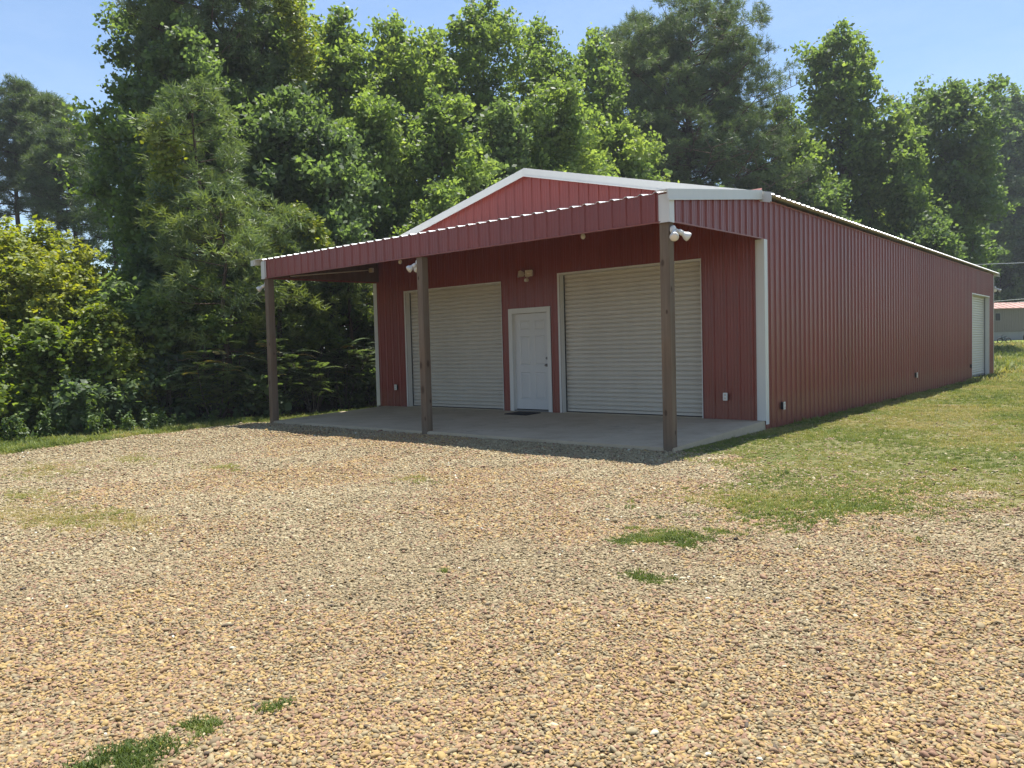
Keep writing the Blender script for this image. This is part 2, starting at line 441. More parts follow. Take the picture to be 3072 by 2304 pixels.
for k in range(7):
    bm = bmesh.new(); bmesh.ops.create_icosphere(bm, subdivisions=2, radius=1)
    ph = rng.uniform(0, 6, 9)
    for vv in bm.verts:
        p = vv.co
        d = 1 + .20*math.sin(2.1*p.x+ph[0])*math.sin(1.7*p.y+ph[1]) + .15*math.sin(2.9*p.z+ph[2]+p.x*1.3) + .09*math.sin(4.1*p.y+ph[3]+p.z*2)
        vv.co = Vector((p.x*d, p.y*d*(.72+.04*k % .2), p.z*d*.56))
    me = bpy.data.meshes.new('pebble_shape'); bm.to_mesh(me); bm.free()
    me.polygons.foreach_set('use_smooth', [True]*len(me.polygons)); me.materials.append(pm)
    peb.objects.link(bpy.data.objects.new('pebble_shape', me))

def view_sector(n, d0, d1, half=75, power=1.0):
    """random ground points fanned out in front of the spot the photo was taken from (uniform by area)"""
    r = np.sqrt(rng.uniform(d0**2, d1**2, n)); t = np.radians(rng.uniform(-half, half, n)) + math.atan2(CF.x, CF.y)
    return CAM.x + r*np.sin(t), CAM.y + r*np.cos(t), r
PX = []; PR = []
for (d0, d1, dens, rad) in ((0, 4.2, 7600, .0077), (4.2, 6.5, 6200, .0083), (6.5, 9.5, 4000, .0096), (9.5, 14, 2100, .0118), (14, 20, 700, .016)):
    area = math.radians(150)/2*(d1**2-d0**2)
    x, y, r = view_sector(int(area*dens), d0, d1)
    g = gravel_mask(x, y)*(1-.5*dry_patch(x, y))
    near = ((x > .05) & (y > -7) & (y < 4))*(.10 + .35*sstep(-2, -4.5, y))
    keep = rng.uniform(0, 1, len(x)) < np.clip(sstep(.05, .85, g)*1.1 + near*fbm(x*2, y*2, 77), 0, 1)
    keep &= ~((x > -9.5) & (x < .03) & (y > -3.12))
    keep &= woods_mask(x, y) < .5
    x, y = x[keep], y[keep]
    PX.append(np.stack([x, y], -1)); PR.append(rad*np.exp(rng.normal(0, .33, len(x))))
PXY = np.concatenate(PX); PRr = np.concatenate(PR)
n = len(PXY)
PRr = np.where(rng.uniform(0, 1, n) < .004, PRr*1.6, np.minimum(PRr, .021))
pz = ground_h(PXY[:,0], PXY[:,1]) + PRr*rng.uniform(-.15, .45, n)
dist_ = np.hypot(PXY[:,0]-CAM.x, PXY[:,1]-CAM.y)   # the fresh red-orange load was tipped at the near end of the yard
near_ = sstep(6.2, 3.2, dist_)
orange = sstep(.44, .62, fbm(PXY[:,0]*.7, PXY[:,1]*.7, 81)*.9 + .30*near_)
ps_ = fbm(PXY[:,0]*2.2, PXY[:,1]*2.2, 83)
u = rng.uniform(0, 1, n)
tint = np.where(u < .025, rng.uniform(0, .06, n), np.where(u < .99, np.clip(rng.triangular(.13, .30, .56, n) + .09*sstep(5, 9, dist_), 0, .62), rng.uniform(.95, 1, n)))
warm = rng.uniform(0, 1, n) < (.12 + .50*orange + .24*sstep(.54, .68, ps_))
tint = np.where(warm & (u >= .025), np.where(rng.uniform(0, 1, n) < .30 + .32*orange, rng.uniform(.79, .95, n), rng.uniform(.66, .79, n)), tint)
rot = np.stack([rng.normal(0, .35, n), rng.normal(0, .35, n), rng.uniform(0, 6.28, n)], -1)
scl = PRr[:,None]*np.stack([rng.uniform(.9, 1.35, n), rng.uniform(.85, 1.1, n), rng.uniform(.75, 1.15, n)], -1)
go = scatter('gravel', np.column_stack([PXY, pz]), rng.integers(0, 7, n), rot, scl, tint, peb, pm)
tag(go, 'loose tan and reddish river gravel covering the yard', 'gravel', kind='stuff')
print('pebbles', n)

# --- grass tufts
def blade_mat(name, stops, trans=.35):
    m, nt, out = mat_new(name)
    a = N(nt, 'ShaderNodeAttribute'); a.attribute_type = 'INSTANCER'; a.attribute_name = 'tint'
    c = ramp(nt, a.outputs['Fac'], stops).outputs[0]
    d = N(nt, 'ShaderNodeBsdfPrincipled'); d.inputs['Roughness'].default_value = .6; d.inputs['Specular IOR Level'].default_value = .25
    t = N(nt, 'ShaderNodeBsdfTranslucent'); mx = N(nt, 'ShaderNodeMixShader'); mx.inputs[0].default_value = trans
    L(nt, c, d.inputs['Base Color']); L(nt, mixc(nt, 1.0, c, (1.25, 1.2, .6), 'MULTIPLY'), t.inputs[0])
    L(nt, d.outputs[0], mx.inputs[1]); L(nt, t.outputs[0], mx.inputs[2]); L(nt, mx.outputs[0], out.inputs[0])
    return m
gmat = blade_mat('grass_blade', [(0, (.085,.125,.035)), (.3, (.165,.215,.055)), (.55, (.25,.275,.085)), (.75, (.33,.30,.12)), (1, (.43,.36,.20))])
tuf = bpy.data.collections.new('tuft_shapes')
for k in range(6):
    vs = []; fs = []
    for b in range(22):
        a = rng.uniform(0, 6.28); r0 = rng.uniform(0, 1.0)**.7; a0 = rng.uniform(0, 6.28)
        bx, by = r0*math.cos(a0), r0*math.sin(a0)
        hgt = rng.uniform(.5, 1.1); lean = rng.uniform(.1, .9)*hgt; wd = rng.uniform(.05, .09)
        ca, sa = math.cos(a), math.sin(a)
        n0 = len(vs)
        vs += [(bx-sa*wd, by+ca*wd, 0), (bx+sa*wd, by-ca*wd, 0), (bx+ca*lean*.4+sa*wd*.8, by+sa*lean*.4-ca*wd*.8, hgt*.6), (bx+ca*lean*.4-sa*wd*.8, by+sa*lean*.4+ca*wd*.8, hgt*.6), (bx+ca*lean, by+sa*lean, hgt)]
        fs += [[n0, n0+1, n0+2, n0+3], [n0+3, n0+2, n0+4]]
    me = bpy.data.meshes.new('tuft_shape'); me.from_pydata(vs, [], fs); me.materials.append(gmat)
    tuf.objects.link(bpy.data.objects.new('tuft_shape', me))
GX = []; GS = []; GT = []
def grass_pts(x, y, prob, size, dry, seed):
    k = rng.uniform(0, 1, len(x)) < prob
    x = x[k]; y = y[k]; size = (size*np.ones(len(k)))[k]; dry = (dry*np.ones(len(k)))[k]
    GX.append(np.column_stack([x, y, ground_h(x, y)-.004])); GS.append(size*np.exp(rng.normal(0, .3, len(x))))
    pt = fbm(x*.55, y*.55, seed); pt2 = fbm(x*2.5, y*2.5, seed+3)
    GT.append(np.clip(dry + (pt-.5)*1.1 + (pt2-.5)*.6 + rng.normal(0, .13, len(x)), 0, 1))
not_b = lambda x, y: ~((x > -W-.02) & (x < .03) & (y > -P-.05) & (y < LEN+.02))
for (d0, d1, dens, size) in ((6, 12, 620, .019), (12, 18, 400, .025), (18, 28, 170, .036), (28, 62, 40, .085)):
    area = math.radians(150)/2*(d1**2-d0**2)
    x, y, r = view_sector(int(area*dens), d0, d1, 75)
    g = gravel_mask(x, y); wd = woods_mask(x, y)
    prob = (1-sstep(.15, .95, g))*(1-wd)*not_b(x, y)
    prob = prob*(.45+.55*sstep(.35, .55, fbm(x*1.4, y*1.4, 91)))
    grass_pts(x, y, prob, size*(1+.9*(y > 22)*(y < 50) - .6*(y > 50)), .53-.16*sstep(20, 28, y)-.05*sstep(2, 5, x), 95)
# tall weeds left unmown along the foot of the right wall and the slab
x = rng.uniform(.03, .42, 1700); y = rng.uniform(-.2, 21, 1700)
grass_pts(x, y, (1-sstep(.1, .42, x))*.8*sstep(.38, .62, fbm(x*1.5, y*1.5, 97)), .042, .40, 99)
# green sprigs growing through the stones
for (a, b, rx, ry) in PATCH:
    nn = int(2100*rx*ry*9)+20
    x = a + rng.normal(0, .75, nn)*rx; y = b + rng.normal(0, .75, nn)*ry
    grass_pts(x, y, np.clip((patch(x, y)-.12)*2.2*sstep(.36, .62, fbm(x*9, y*9, 57)), 0, 1), .017, .34, 103)
for (a, b, rx, ry) in YP:
    nn = int(900*rx*ry*4)
    x = a + rng.normal(0, .8, nn)*rx; y = b + rng.normal(0, .8, nn)*ry
    grass_pts(x, y, dry_patch(x, y)*.8, .022, .72, 107)
# a denser green tongue of turf reaching into the stones
x = 2.55+rng.normal(0, .55, 3200); y = -5.55+rng.normal(0, .42, 3200)
grass_pts(x, y, sstep(.40, .58, fbm(x*2.6, y*2.6, 117)+.10)*.9, .021, .33, 119)
# strip between the stones and the woods
x = rng.uniform(-12.2, -9.6, 9000); y = rng.uniform(-10.5, -3.0, 9000)
grass_pts(x, y, sstep(-9.7, -10.1, x)*(1-woods_mask(x, y))*.95, .050, .38, 111)
x = rng.uniform(-10.6, -9.5, 1500); y = rng.uniform(-4.6, 2.5, 1500)
grass_pts(x, y, sstep(-9.75, -10.1, x)*.6, .045, .42, 113)
GXY = np.concatenate(GX); GSs = np.concatenate(GS); GTt = np.concatenate(GT); n = len(GXY)
print('tufts', n)
rot = np.stack([rng.normal(0, .12, n), rng.normal(0, .12, n), rng.uniform(0, 6.28, n)], -1)
go = scatter('grass', GXY, rng.integers(0, 6, n), rot, GSs[:,None]*np.stack([rng.uniform(1.0, 1.6, n), rng.uniform(1.0, 1.6, n), rng.uniform(.8, 1.3, n)], -1), GTt, tuf, gmat)
tag(go, 'short patchy grass of the lawn and sprigs among the stones', 'grass', kind='stuff')

# ------------------------------------------------------------------ slab
def slab():
    mb = MB()
    x0, x1 = -9.45, 0.0; yb = .12; yf = -P+.005
    mb.hexa([(x0,yf,-.5),(x1,yf,-.5),(x1,yb,-.5),(x0,yb,-.5),(x0,yf,-.1),(x1,yf,-.1),(x1,-.002,0),(x0,-.002,0)])
    o = mb.build('concrete_slab', M['concrete'], bevel=.008)
    tag(o, 'grey concrete porch slab in front of the red building', 'slab', kind='structure')
slab()

# ------------------------------------------------------------------ the metal building
B = empty('metal_building', (0, 0, 0), 'red ribbed metal workshop with white trim, front porch and roll-up doors', 'building')
PIT = .2286
RB = [(0,.0),(.030,.023),(.062,.023),(.092,0),(.130,0),(.138,.004),(.150,.004),(.158,0),(.180,0),(.188,.004),(.200,.004),(.208,0)]
def prof(u0, u1, amp=1.0):
    """trapezoid ribs every nine inches with two shallow ribs between"""
    base = [(0,.0),(.014,.023),(.040,.023),(.054,0),(.102,0),(.110,.005),(.122,.005),(.130,0),(.158,0),(.166,.005),(.178,.005),(.186,0)]
    if amp != 1.0: base = RB; amp = 1.0
    pts = []; k = math.floor(u0/PIT)-1
    while k*PIT < u1+PIT:
        pts += [(k*PIT+a, b*amp) for a, b in base]; k += 1
    res = []
    for (a, ha), (b, hb) in zip(pts, pts[1:]):
        if b <= u0 or a >= u1: continue
        if not res:
            t = max(0, (u0-a)/(b-a)); res.append((max(a, u0), ha+(hb-ha)*t))
        if b <= u1: res.append((b, hb))
        else: res.append((u1, ha+(hb-ha)*(u1-a)/(b-a)))
    return res
def ribbed(mb, Pf, u0, u1, lo, hi, flip=False, amp=1.0):
    pr = prof(u0, u1, amp)
    for (a, ha), (b, hb) in zip(pr, pr[1:]):
        q = [Pf(a, lo(a), ha), Pf(b, lo(b), hb), Pf(b, hi(b), hb), Pf(a, hi(a), ha)]
        mb.quad(*(q[::-1] if flip else q))
cst = lambda c: (lambda u: c)
RIDGE = 4.86; SL = .2435
def roofz(x): return RIDGE - SL*abs(x + W/2)          # top of the main roof sheet
PS = .132
def porchz(y): return 3.275 + PS*(y + 3.25)           # top of the porch roof sheet
wallhi = lambda x: roofz(x) - .03
FW = lambda u, z, h: (u, -h, z)
RD = (-4.114, -1.105, 2.718); LD = (-8.587, -5.640, 2.672); ED = (-5.422, -4.367, 2.085)
mb = MB()
for a, b, lo in ((-W, LD[0], 0), (LD[0], LD[1], LD[2]), (LD[1], ED[0], 0), (ED[0], ED[1], ED[2]), (ED[1], RD[0], 0), (RD[0], RD[1], RD[2]), (RD[1], 0, 0)):
    ribbed(mb, FW, a, b, cst(lo), wallhi)
mb.build('front_wall', M['red'], B)
SW = lambda u, z, h: (h, u, z)
SD = (17.44, 20.69, 2.735)
side_hi = cst(3.612)
mb = MB()
lo_side = cst(-.22)
for a, b, lo in ((0, SD[0], -.22), (SD[0], SD[1], SD[2]), (SD[1], LEN, -.22)):
    ribbed(mb, SW, a, b, cst(lo), side_hi)
mb.build('side_wall', M['red'], B)
mb = MB(); ribbed(mb, lambda u, z, h: (-W-h, u, z), 0, LEN, lo_side, side_hi, True)
mb.build('side_wall', M['red'], B)
mb = MB(); ribbed(mb, lambda u, z, h: (u, LEN+h, z), -W, 0, lo_side, wallhi, True)
mb.build('rear_wall', M['red'], B)
# concrete footing strip under the side wall
# porch panels
mb = MB(); ribbed(mb, lambda u, z, h: (u, -P-.012-h, z), -9.55, 0.0, cst(2.917), cst(porchz(-P)+.003))
mb.build('porch_fascia', M['red'], B)
pan_lo = lambda u: 2.917 + .051*(u+P)/P
mb = MB(); ribbed(mb, SW, -P-.012, 0, pan_lo, lambda u: porchz(u)-.02)
mb.build('porch_side_panel', M['red'], B)
mb = MB(); ribbed(mb, lambda u, z, h: (-9.55-h, u, z), -P-.012, 0, pan_lo, lambda u: porchz(u)-.02, True)
mb.build('porch_side_panel', M['red'], B)
# the timber frame behind those panels
bw = wood_mat('beam_wood', [], (.12, .065, .045))
mb = MB(); mb.box(-9.53, -.01, -P, -P+.04, 2.93, 3.17); mb.build('porch_beam', bw, B)
mb = MB()
mb.hexa([(-9.54,-P+.045,2.935),(-9.50,-P+.045,2.935),(-9.50,-.03,2.985),(-9.54,-.03,2.985),(-9.54,-P+.045,3.17),(-9.50,-P+.045,3.17),(-9.50,-.03,3.57),(-9.54,-.03,3.57)])
mb.build('porch_beam', bw, B); mb = MB()
mb.hexa([(-.05,-P+.045,2.935),(-.01,-P+.045,2.935),(-.01,-.03,2.985),(-.05,-.03,2.985),(-.05,-P+.045,3.17),(-.01,-P+.045,3.17),(-.01,-.03,3.57),(-.05,-.03,3.57)])
mb.build('porch_beam', bw, B)
# lower edge trims of the porch panels
mb = MB()
mb.box(-9.56, .016, -P-.036, -P-.0005, 2.900, 2.9165)
mb.build('fascia_trim', M['red_trim'], B)
mb = MB()
mb.hexa([(-.004,-P+.002,2.899),(.025,-P+.002,2.899),(.025,-.06,2.950),(-.004,-.06,2.950),(-.004,-P+.002,2.9165),(.025,-P+.002,2.9165),(.025,-.06,2.966),(-.004,-.06,2.966)])
mb.build('side_panel_trim', M['red_trim'], B); mb = MB()
mb.hexa([(-9.576,-P+.002,2.899),(-9.54,-P+.002,2.899),(-9.54,-.06,2.950),(-9.576,-.06,2.950),(-9.576,-P+.002,2.9165),(-9.54,-P+.002,2.9165),(-9.54,-.06,2.966),(-9.576,-.06,2.966)])
mb.build('side_panel_trim', M['red_trim'], B)
# porch ceiling and purlins
mb = MB(); ribbed(mb, lambda u, v, h: (u, v, porchz(v)-.075-h), -9.53, -.06, cst(-P+.06), cst(-.05), True)
mb.build('porch_ceiling', M['ceiling'], B)
pw = wood_mat('purlin_wood', [], (.20, .13, .085))
for yy in (-2.2, -1.35, -.5):
    z = porchz(yy); mb = MB()
    mb.hexa([(-9.49,yy-.02,z-.24),(-.06,yy-.02,z-.24),(-.06,yy+.02,z-.24),(-9.49,yy+.02,z-.24),(-9.49,yy-.02,z-.102),(-.06,yy-.02,z-.102),(-.06,yy+.02,z-.096),(-9.49,yy+.02,z-.096)])
    mb.build('porch_purlin', pw, B)
# roofs (ribs run down the slope)
mb = MB()
ribbed(mb, lambda u, v, h: (v, u, roofz(v)+h*1.0), -.10, LEN+.16, cst(-W/2), cst(.185), True, 2)
ribbed(mb, lambda u, v, h: (v, u, roofz(v)+h*1.0), -.10, LEN+.16, cst(-W-.185), cst(-W/2), True, 2)
ribbed(mb, lambda u, v, h: (v, u, roofz(v)-.005+h), -.10, LEN+.16, cst(-W-.185), cst(-W/2), False, 2)
ribbed(mb, lambda u, v, h: (v, u, roofz(v)-.005+h), -.10, LEN+.16, cst(-W/2), cst(.185), False, 2)
for xx in (.185, -W-.185):   # cut edge of the sheet
    pr = prof(-.10, LEN+.16, 2)
    for (a, ha), (b, hb) in zip(pr, pr[1:]):
        z = roofz(xx); mb.quad((xx, a, z-.005+ha), (xx, b, z-.005+hb), (xx, b, z+hb), (xx, a, z+ha))
rf = mb.build('roof', M['roof'], B)
mb = MB()
mb.hexa([(-W/2-.20,-.11,roofz(-W/2-.2)+.023),(-W/2,-.11,RIDGE+.024),(-W/2,LEN+.17,RIDGE+.024),(-W/2-.20,LEN+.17,roofz(-W/2-.2)+.023),
         (-W/2-.20,-.11,roofz(-W/2-.2)+.035),(-W/2,-.11,RIDGE+.040),(-W/2,LEN+.17,RIDGE+.040),(-W/2-.20,LEN+.17,roofz(-W/2-.2)+.035)])
mb.hexa([(-W/2,-.11,RIDGE+.024),(-W/2+.20,-.11,roofz(-W/2+.2)+.023),(-W/2+.20,LEN+.17,roofz(-W/2+.2)+.023),(-W/2,LEN+.17,RIDGE+.024),
         (-W/2,-.11,RIDGE+.040),(-W/2+.20,-.11,roofz(-W/2+.2)+.035),(-W/2+.20,LEN+.17,roofz(-W/2+.2)+.035),(-W/2,LEN+.17,RIDGE+.040)])
mb.build('ridge_cap', M['white'], rf)
mb = MB()
PL = lambda u, v, h: (u, v, porchz(v)+h)
ribbed(mb, PL, -9.70, .02, cst(-3.146), cst(-.022), False, 1.15)
ribbed(mb, lambda u, v, h: (u, v, porchz(v)-.005+h), -9.70, .02, cst(-3.146), cst(-.022), True, 1.15)
pr = prof(-9.70, .02, 1.15)
for (a, ha), (b, hb) in zip(pr, pr[1:]):
    z = porchz(-3.146); mb.quad((a, -3.146, z-.005+ha), (b, -3.146, z-.005+hb), (b, -3.146, z+hb), (a, -3.146, z+ha))
mb.build('porch_roof', M['roof'], B)
# white rake trims
def rake(mb, A, Bp, up0, dn0, out, thick_dir, back):
    """angle-section trim from A to B: a face hanging dn0 below the roof line and a leg of width back lying on the roof"""
    A = Vector(A); Bp = Vector(Bp); n = Vector(thick_dir)
    o = n*out
    f0 = [A+o-Vector((0,0,dn0)), Bp+o-Vector((0,0,dn0)), Bp+o*.2-Vector((0,0,dn0)), A+o*.2-Vector((0,0,dn0)),
          A+o+Vector((0,0,up0)), Bp+o+Vector((0,0,up0)), Bp+o*.2+Vector((0,0,up0)), A+o*.2+Vector((0,0,up0))]
    mb.hexa(f0)
    t = Vector((0,0,.012))
    g0 = [A+o*.19+Vector((0,0,up0))-t, Bp+o*.19+Vector((0,0,up0))-t, Bp-n*back+Vector((0,0,up0))-t, A-n*back+Vector((0,0,up0))-t]
    mb.hexa(g0 + [p+t for p in g0])
mb = MB()
yR = -.10
rake(mb, (-W/2, yR, RIDGE), (.185, yR, roofz(.185)), .036, .115, .022, (0,-1,0), .12)
rake(mb, (-W-.185, yR, roofz(-W-.185)), (-W/2-.001, yR, roofz(-W/2-.001)), .036, .115, .022, (0,-1,0), .12)
# stepped lower lip of the main rake, running out past the eave
mb.hexa([(-W/2,-.136,RIDGE-.132),(.170,-.136,roofz(.170)-.132),(.170,-.124,roofz(.170)-.132),(-W/2,-.124,RIDGE-.132),(-W/2,-.136,RIDGE-.108),(.170,-.136,roofz(.170)-.108),(.170,-.124,roofz(.170)-.108),(-W/2,-.124,RIDGE-.108)])
mb.build('rake_trim', M['white'], B)
mb = MB()
yR = LEN+.16
rake(mb, (-W/2, yR, RIDGE), (.185, yR, roofz(.185)), .036, .115, .022, (0,1,0), .12)
rake(mb, (-W-.185, yR, roofz(-W-.185)), (-W/2-.001, yR, roofz(-W/2-.001)), .036, .115, .022, (0,1,0), .12)
mb.build('rake_trim', M['white'], B)
mb = MB()
rake(mb, (.024, -3.215, porchz(-3.215)), (.024, -.139, porchz(-.139)), .032, .095, .028, (1,0,0), .16)
mb.hexa([(.048,-3.215,porchz(-3.215)-.117),(.060,-3.215,porchz(-3.215)-.117),(.060,-.139,porchz(-.139)-.117),(.048,-.139,porchz(-.139)-.117),
         (.048,-3.215,porchz(-3.215)-.088),(.060,-3.215,porchz(-3.215)-.088),(.060,-.139,porchz(-.139)-.088),(.048,-.139,porchz(-.139)-.088)])
mb.build('rake_trim', M['white'], B)
mb = MB()
rake(mb, (-9.71, -3.215, porchz(-3.215)), (-9.71, -.139, porchz(-.139)), .032, .085, .028, (-1,0,0), .16)
mb.box(-9.84, -9.739, -3.232, -3.2155, 3.185, 3.300)
mb.hexa([(-9.84,-3.215,3.185),(-9.739,-3.215,3.185),(-9.739,-.3,3.575),(-9.84,-.3,3.575),(-9.84,-3.215,3.290),(-9.739,-3.215,3.290),(-9.739,-.3,3.680),(-9.84,-.3,3.680)])
mb.build('rake_trim', M['white'], B)
# eave strip under the right roof edge (thin shadow line)
mb = MB(); mb.box(.0, .020, .001, LEN-.001, 3.578, 3.600)
mb.build('eave_trim', M['red_trim'], B)
# corner trims
def corner(x, y, sx, sy, z0a, z0b, z1, wx, wy, name='corner_trim', lip=.03):
    """two flanges meeting at the corner (x,y); sx/sy point outwards"""
    mb = MB()
    o = .024
    X0 = x + sx*o; Y0 = y + sy*o
    def bx(a, b, c, d, e, f): mb.box(min(a,b), max(a,b), min(c,d), max(c,d), e, f)
    bx(X0, X0 - sx*wx, Y0, Y0 - sy*.004, z0a, z1)
    bx(X0 - sx*.0005, X0 - sx*.0045, Y0 - sy*.0045, Y0 - sy*wy, z0b, z1)
    # flat nailing lips, stepped back
    bx(X0 - sx*(wx+.0005), X0 - sx*(wx+lip), Y0-sy*.012, Y0 - sy*.016, z0a, z1)
    # screw heads
    zz = z0a + .08
    while zz < z1 - .05:
        mb.ball((X0 - sx*(wx+lip*.5), Y0+sy*-.010, zz), .006, 6, 4)
        zz += (z1-z0a-.16)/3 + 1e-6
    return mb.build(name, M['white'], B)
corner(0, 0, 1, -1, .002, -.06, 2.955, .125, .13)
corner(-W, 0, -1, -1, .002, -.1, 2.955, .125, .13)
corner(0, LEN, 1, 1, -.2, -.2, 3.57, .125, .05, lip=.02)
corner(-W, LEN, -1, 1, -.2, -.2, 3.57, .125, .05, lip=.02)
corner(0.004, -P-.020, 1, -1, 2.893, 2.893, porchz(-P)-.03, .135, .135, 'fascia_corner')
corner(-9.556, -P-.020, -1, -1, 2.893, 2.893, porchz(-P)-.03, .135, .135, 'fascia_corner')
mb = MB()   # trim running over the wall where the porch roof meets the gable
mb.hexa([(-W,-.06,porchz(-.06)+.030),(0,-.06,porchz(-.06)+.030),(0,-.024,porchz(0)+.030),(-W,-.024,porchz(0)+.030),(-W,-.06,porchz(-.06)+.037),(0,-.06,porchz(-.06)+.037),(0,-.024,porchz(0)+.07),(-W,-.024,porchz(0)+.07)])
mb.build('wall_flashing', M['red_trim'], B)

# posts
def post(x0, kn, name='porch_post'):
    mb = MB(); mb.box(-.07, .07, -.07, .07, 0, 3.08)
    o = mb.build(name, wood_mat('post_wood', kn), B, bevel=.006, loc=(x0+.07, -P+.07, -.18))
    return o
post(-.150, [(-.02,-.07,.55,.020),(.07,.02,.28,.016),(.02,-.07,1.9,.014),(-.03,-.07,2.55,.022),(.07,-.02,2.2,.018)])
post(-4.865, [(-.035,-.07,1.22,.030),(.07,.0,1.25,.028),(-.01,-.07,.80,.034),(.03,-.07,.30,.018),(-.03,-.07,2.72,.016),(.07,.03,.6,.016)])
post(-9.545, [(.03,-.07,1.7,.016),(-.02,-.07,.9,.014),(.07,.01,1.5,.014)])

# roll-up doors
def roll_door(a, b, top, plane, jamb_only_left=False):
    """plane('front'): x from a to b at wall y=0; recess .15"""
    if plane == 'front':
        T = lambda u, d, z: (u, d, z)
    else:
        T = lambda u, d, z: (-d, u, z)
    base = .008 if plane == 'front' else -.10
    d0 = .15
    # curtain: flat slats with a narrow rolled groove every 9 cm
    mb = MB(); z = base + .065; pts = []
    pitch = .083
    while z < top + .05:
        pts += [(z, d0+.018), (z+.007, d0-.002), (z+.018, d0-.010), (z+.055, d0-.010), (z+.067, d0-.002), (z+.074, d0+.018)]
        z += pitch
    for (z0, e0), (z1, e1) in zip(pts, pts[1:]):
        q = [T(a+.012, e0, z0), T(b-.012, e0, z0), T(b-.012, e1, z1), T(a+.012, e1, z1)]
        mb.quad(*(q if plane == 'front' else q))
    door = mb.build('roll_up_door', M['curtain'], B)
    mb = MB()
    def bx(u0, u1, e0, e1, z0, z1, m=None):
        p = [T(u0,e0,z0), T(u1,e0,z0), T(u1,e1,z0), T(u0,e1,z0), T(u0,e0,z1), T(u1,e0,z1), T(u1,e1,z1), T(u0,e1,z1)]
        (m or mb).hexa(p)
    bx(a+.012, b-.012, d0-.02, d0+.01, base+.018, base+.064)
    mb.build('bottom_bar', M['steel'] if plane != 'front' else M['curtain'], door)
    mb = MB(); bx(a+.012, b-.012, d0-.015, d0+.008, base-.006, base+.0175)
    mb.build('bottom_seal', M['seal'], door)
    mb = MB()
    bx(a-.0, a+.006, -.010, .20, base-.004, top)            # jamb returns and the head
    bx(b-.006, b, -.010, .20, base-.004, top)
    bx(a+.0065, b-.0065, -.010, .20, top-.006, top)
    bx(a-.045, a-.0005, -.026, -.020, base-.004, top+.03)     # face trims
    bx(a+.000, b-.000, -.026, -.020, top+.0005, top+.03)
    bx(b+.0005, b+.016, -.026, -.020, base-.004, top+.03)
    mb.build('door_frame', M['white'], door)
    for u0, u1 in ((a+.0065, a+.022), (b-.022, b-.0065)):
        mb = MB(); bx(u0, u1, d0-.035, d0-.022, base, top-.01, mb); mb.build('guide_track', M['seal'], door)
    return door
roll_door(RD[0], RD[1], RD[2], 'front')
roll_door(LD[0], LD[1], LD[2], 'front')
roll_door(SD[0], SD[1], SD[2], 'side')
for a_, b_ in (RD[:2], LD[:2]):
    mb = MB(); mb.box(a_, b_, .03, .34, -.05, .0075); mb.build('door_sill', M['concrete'], B)

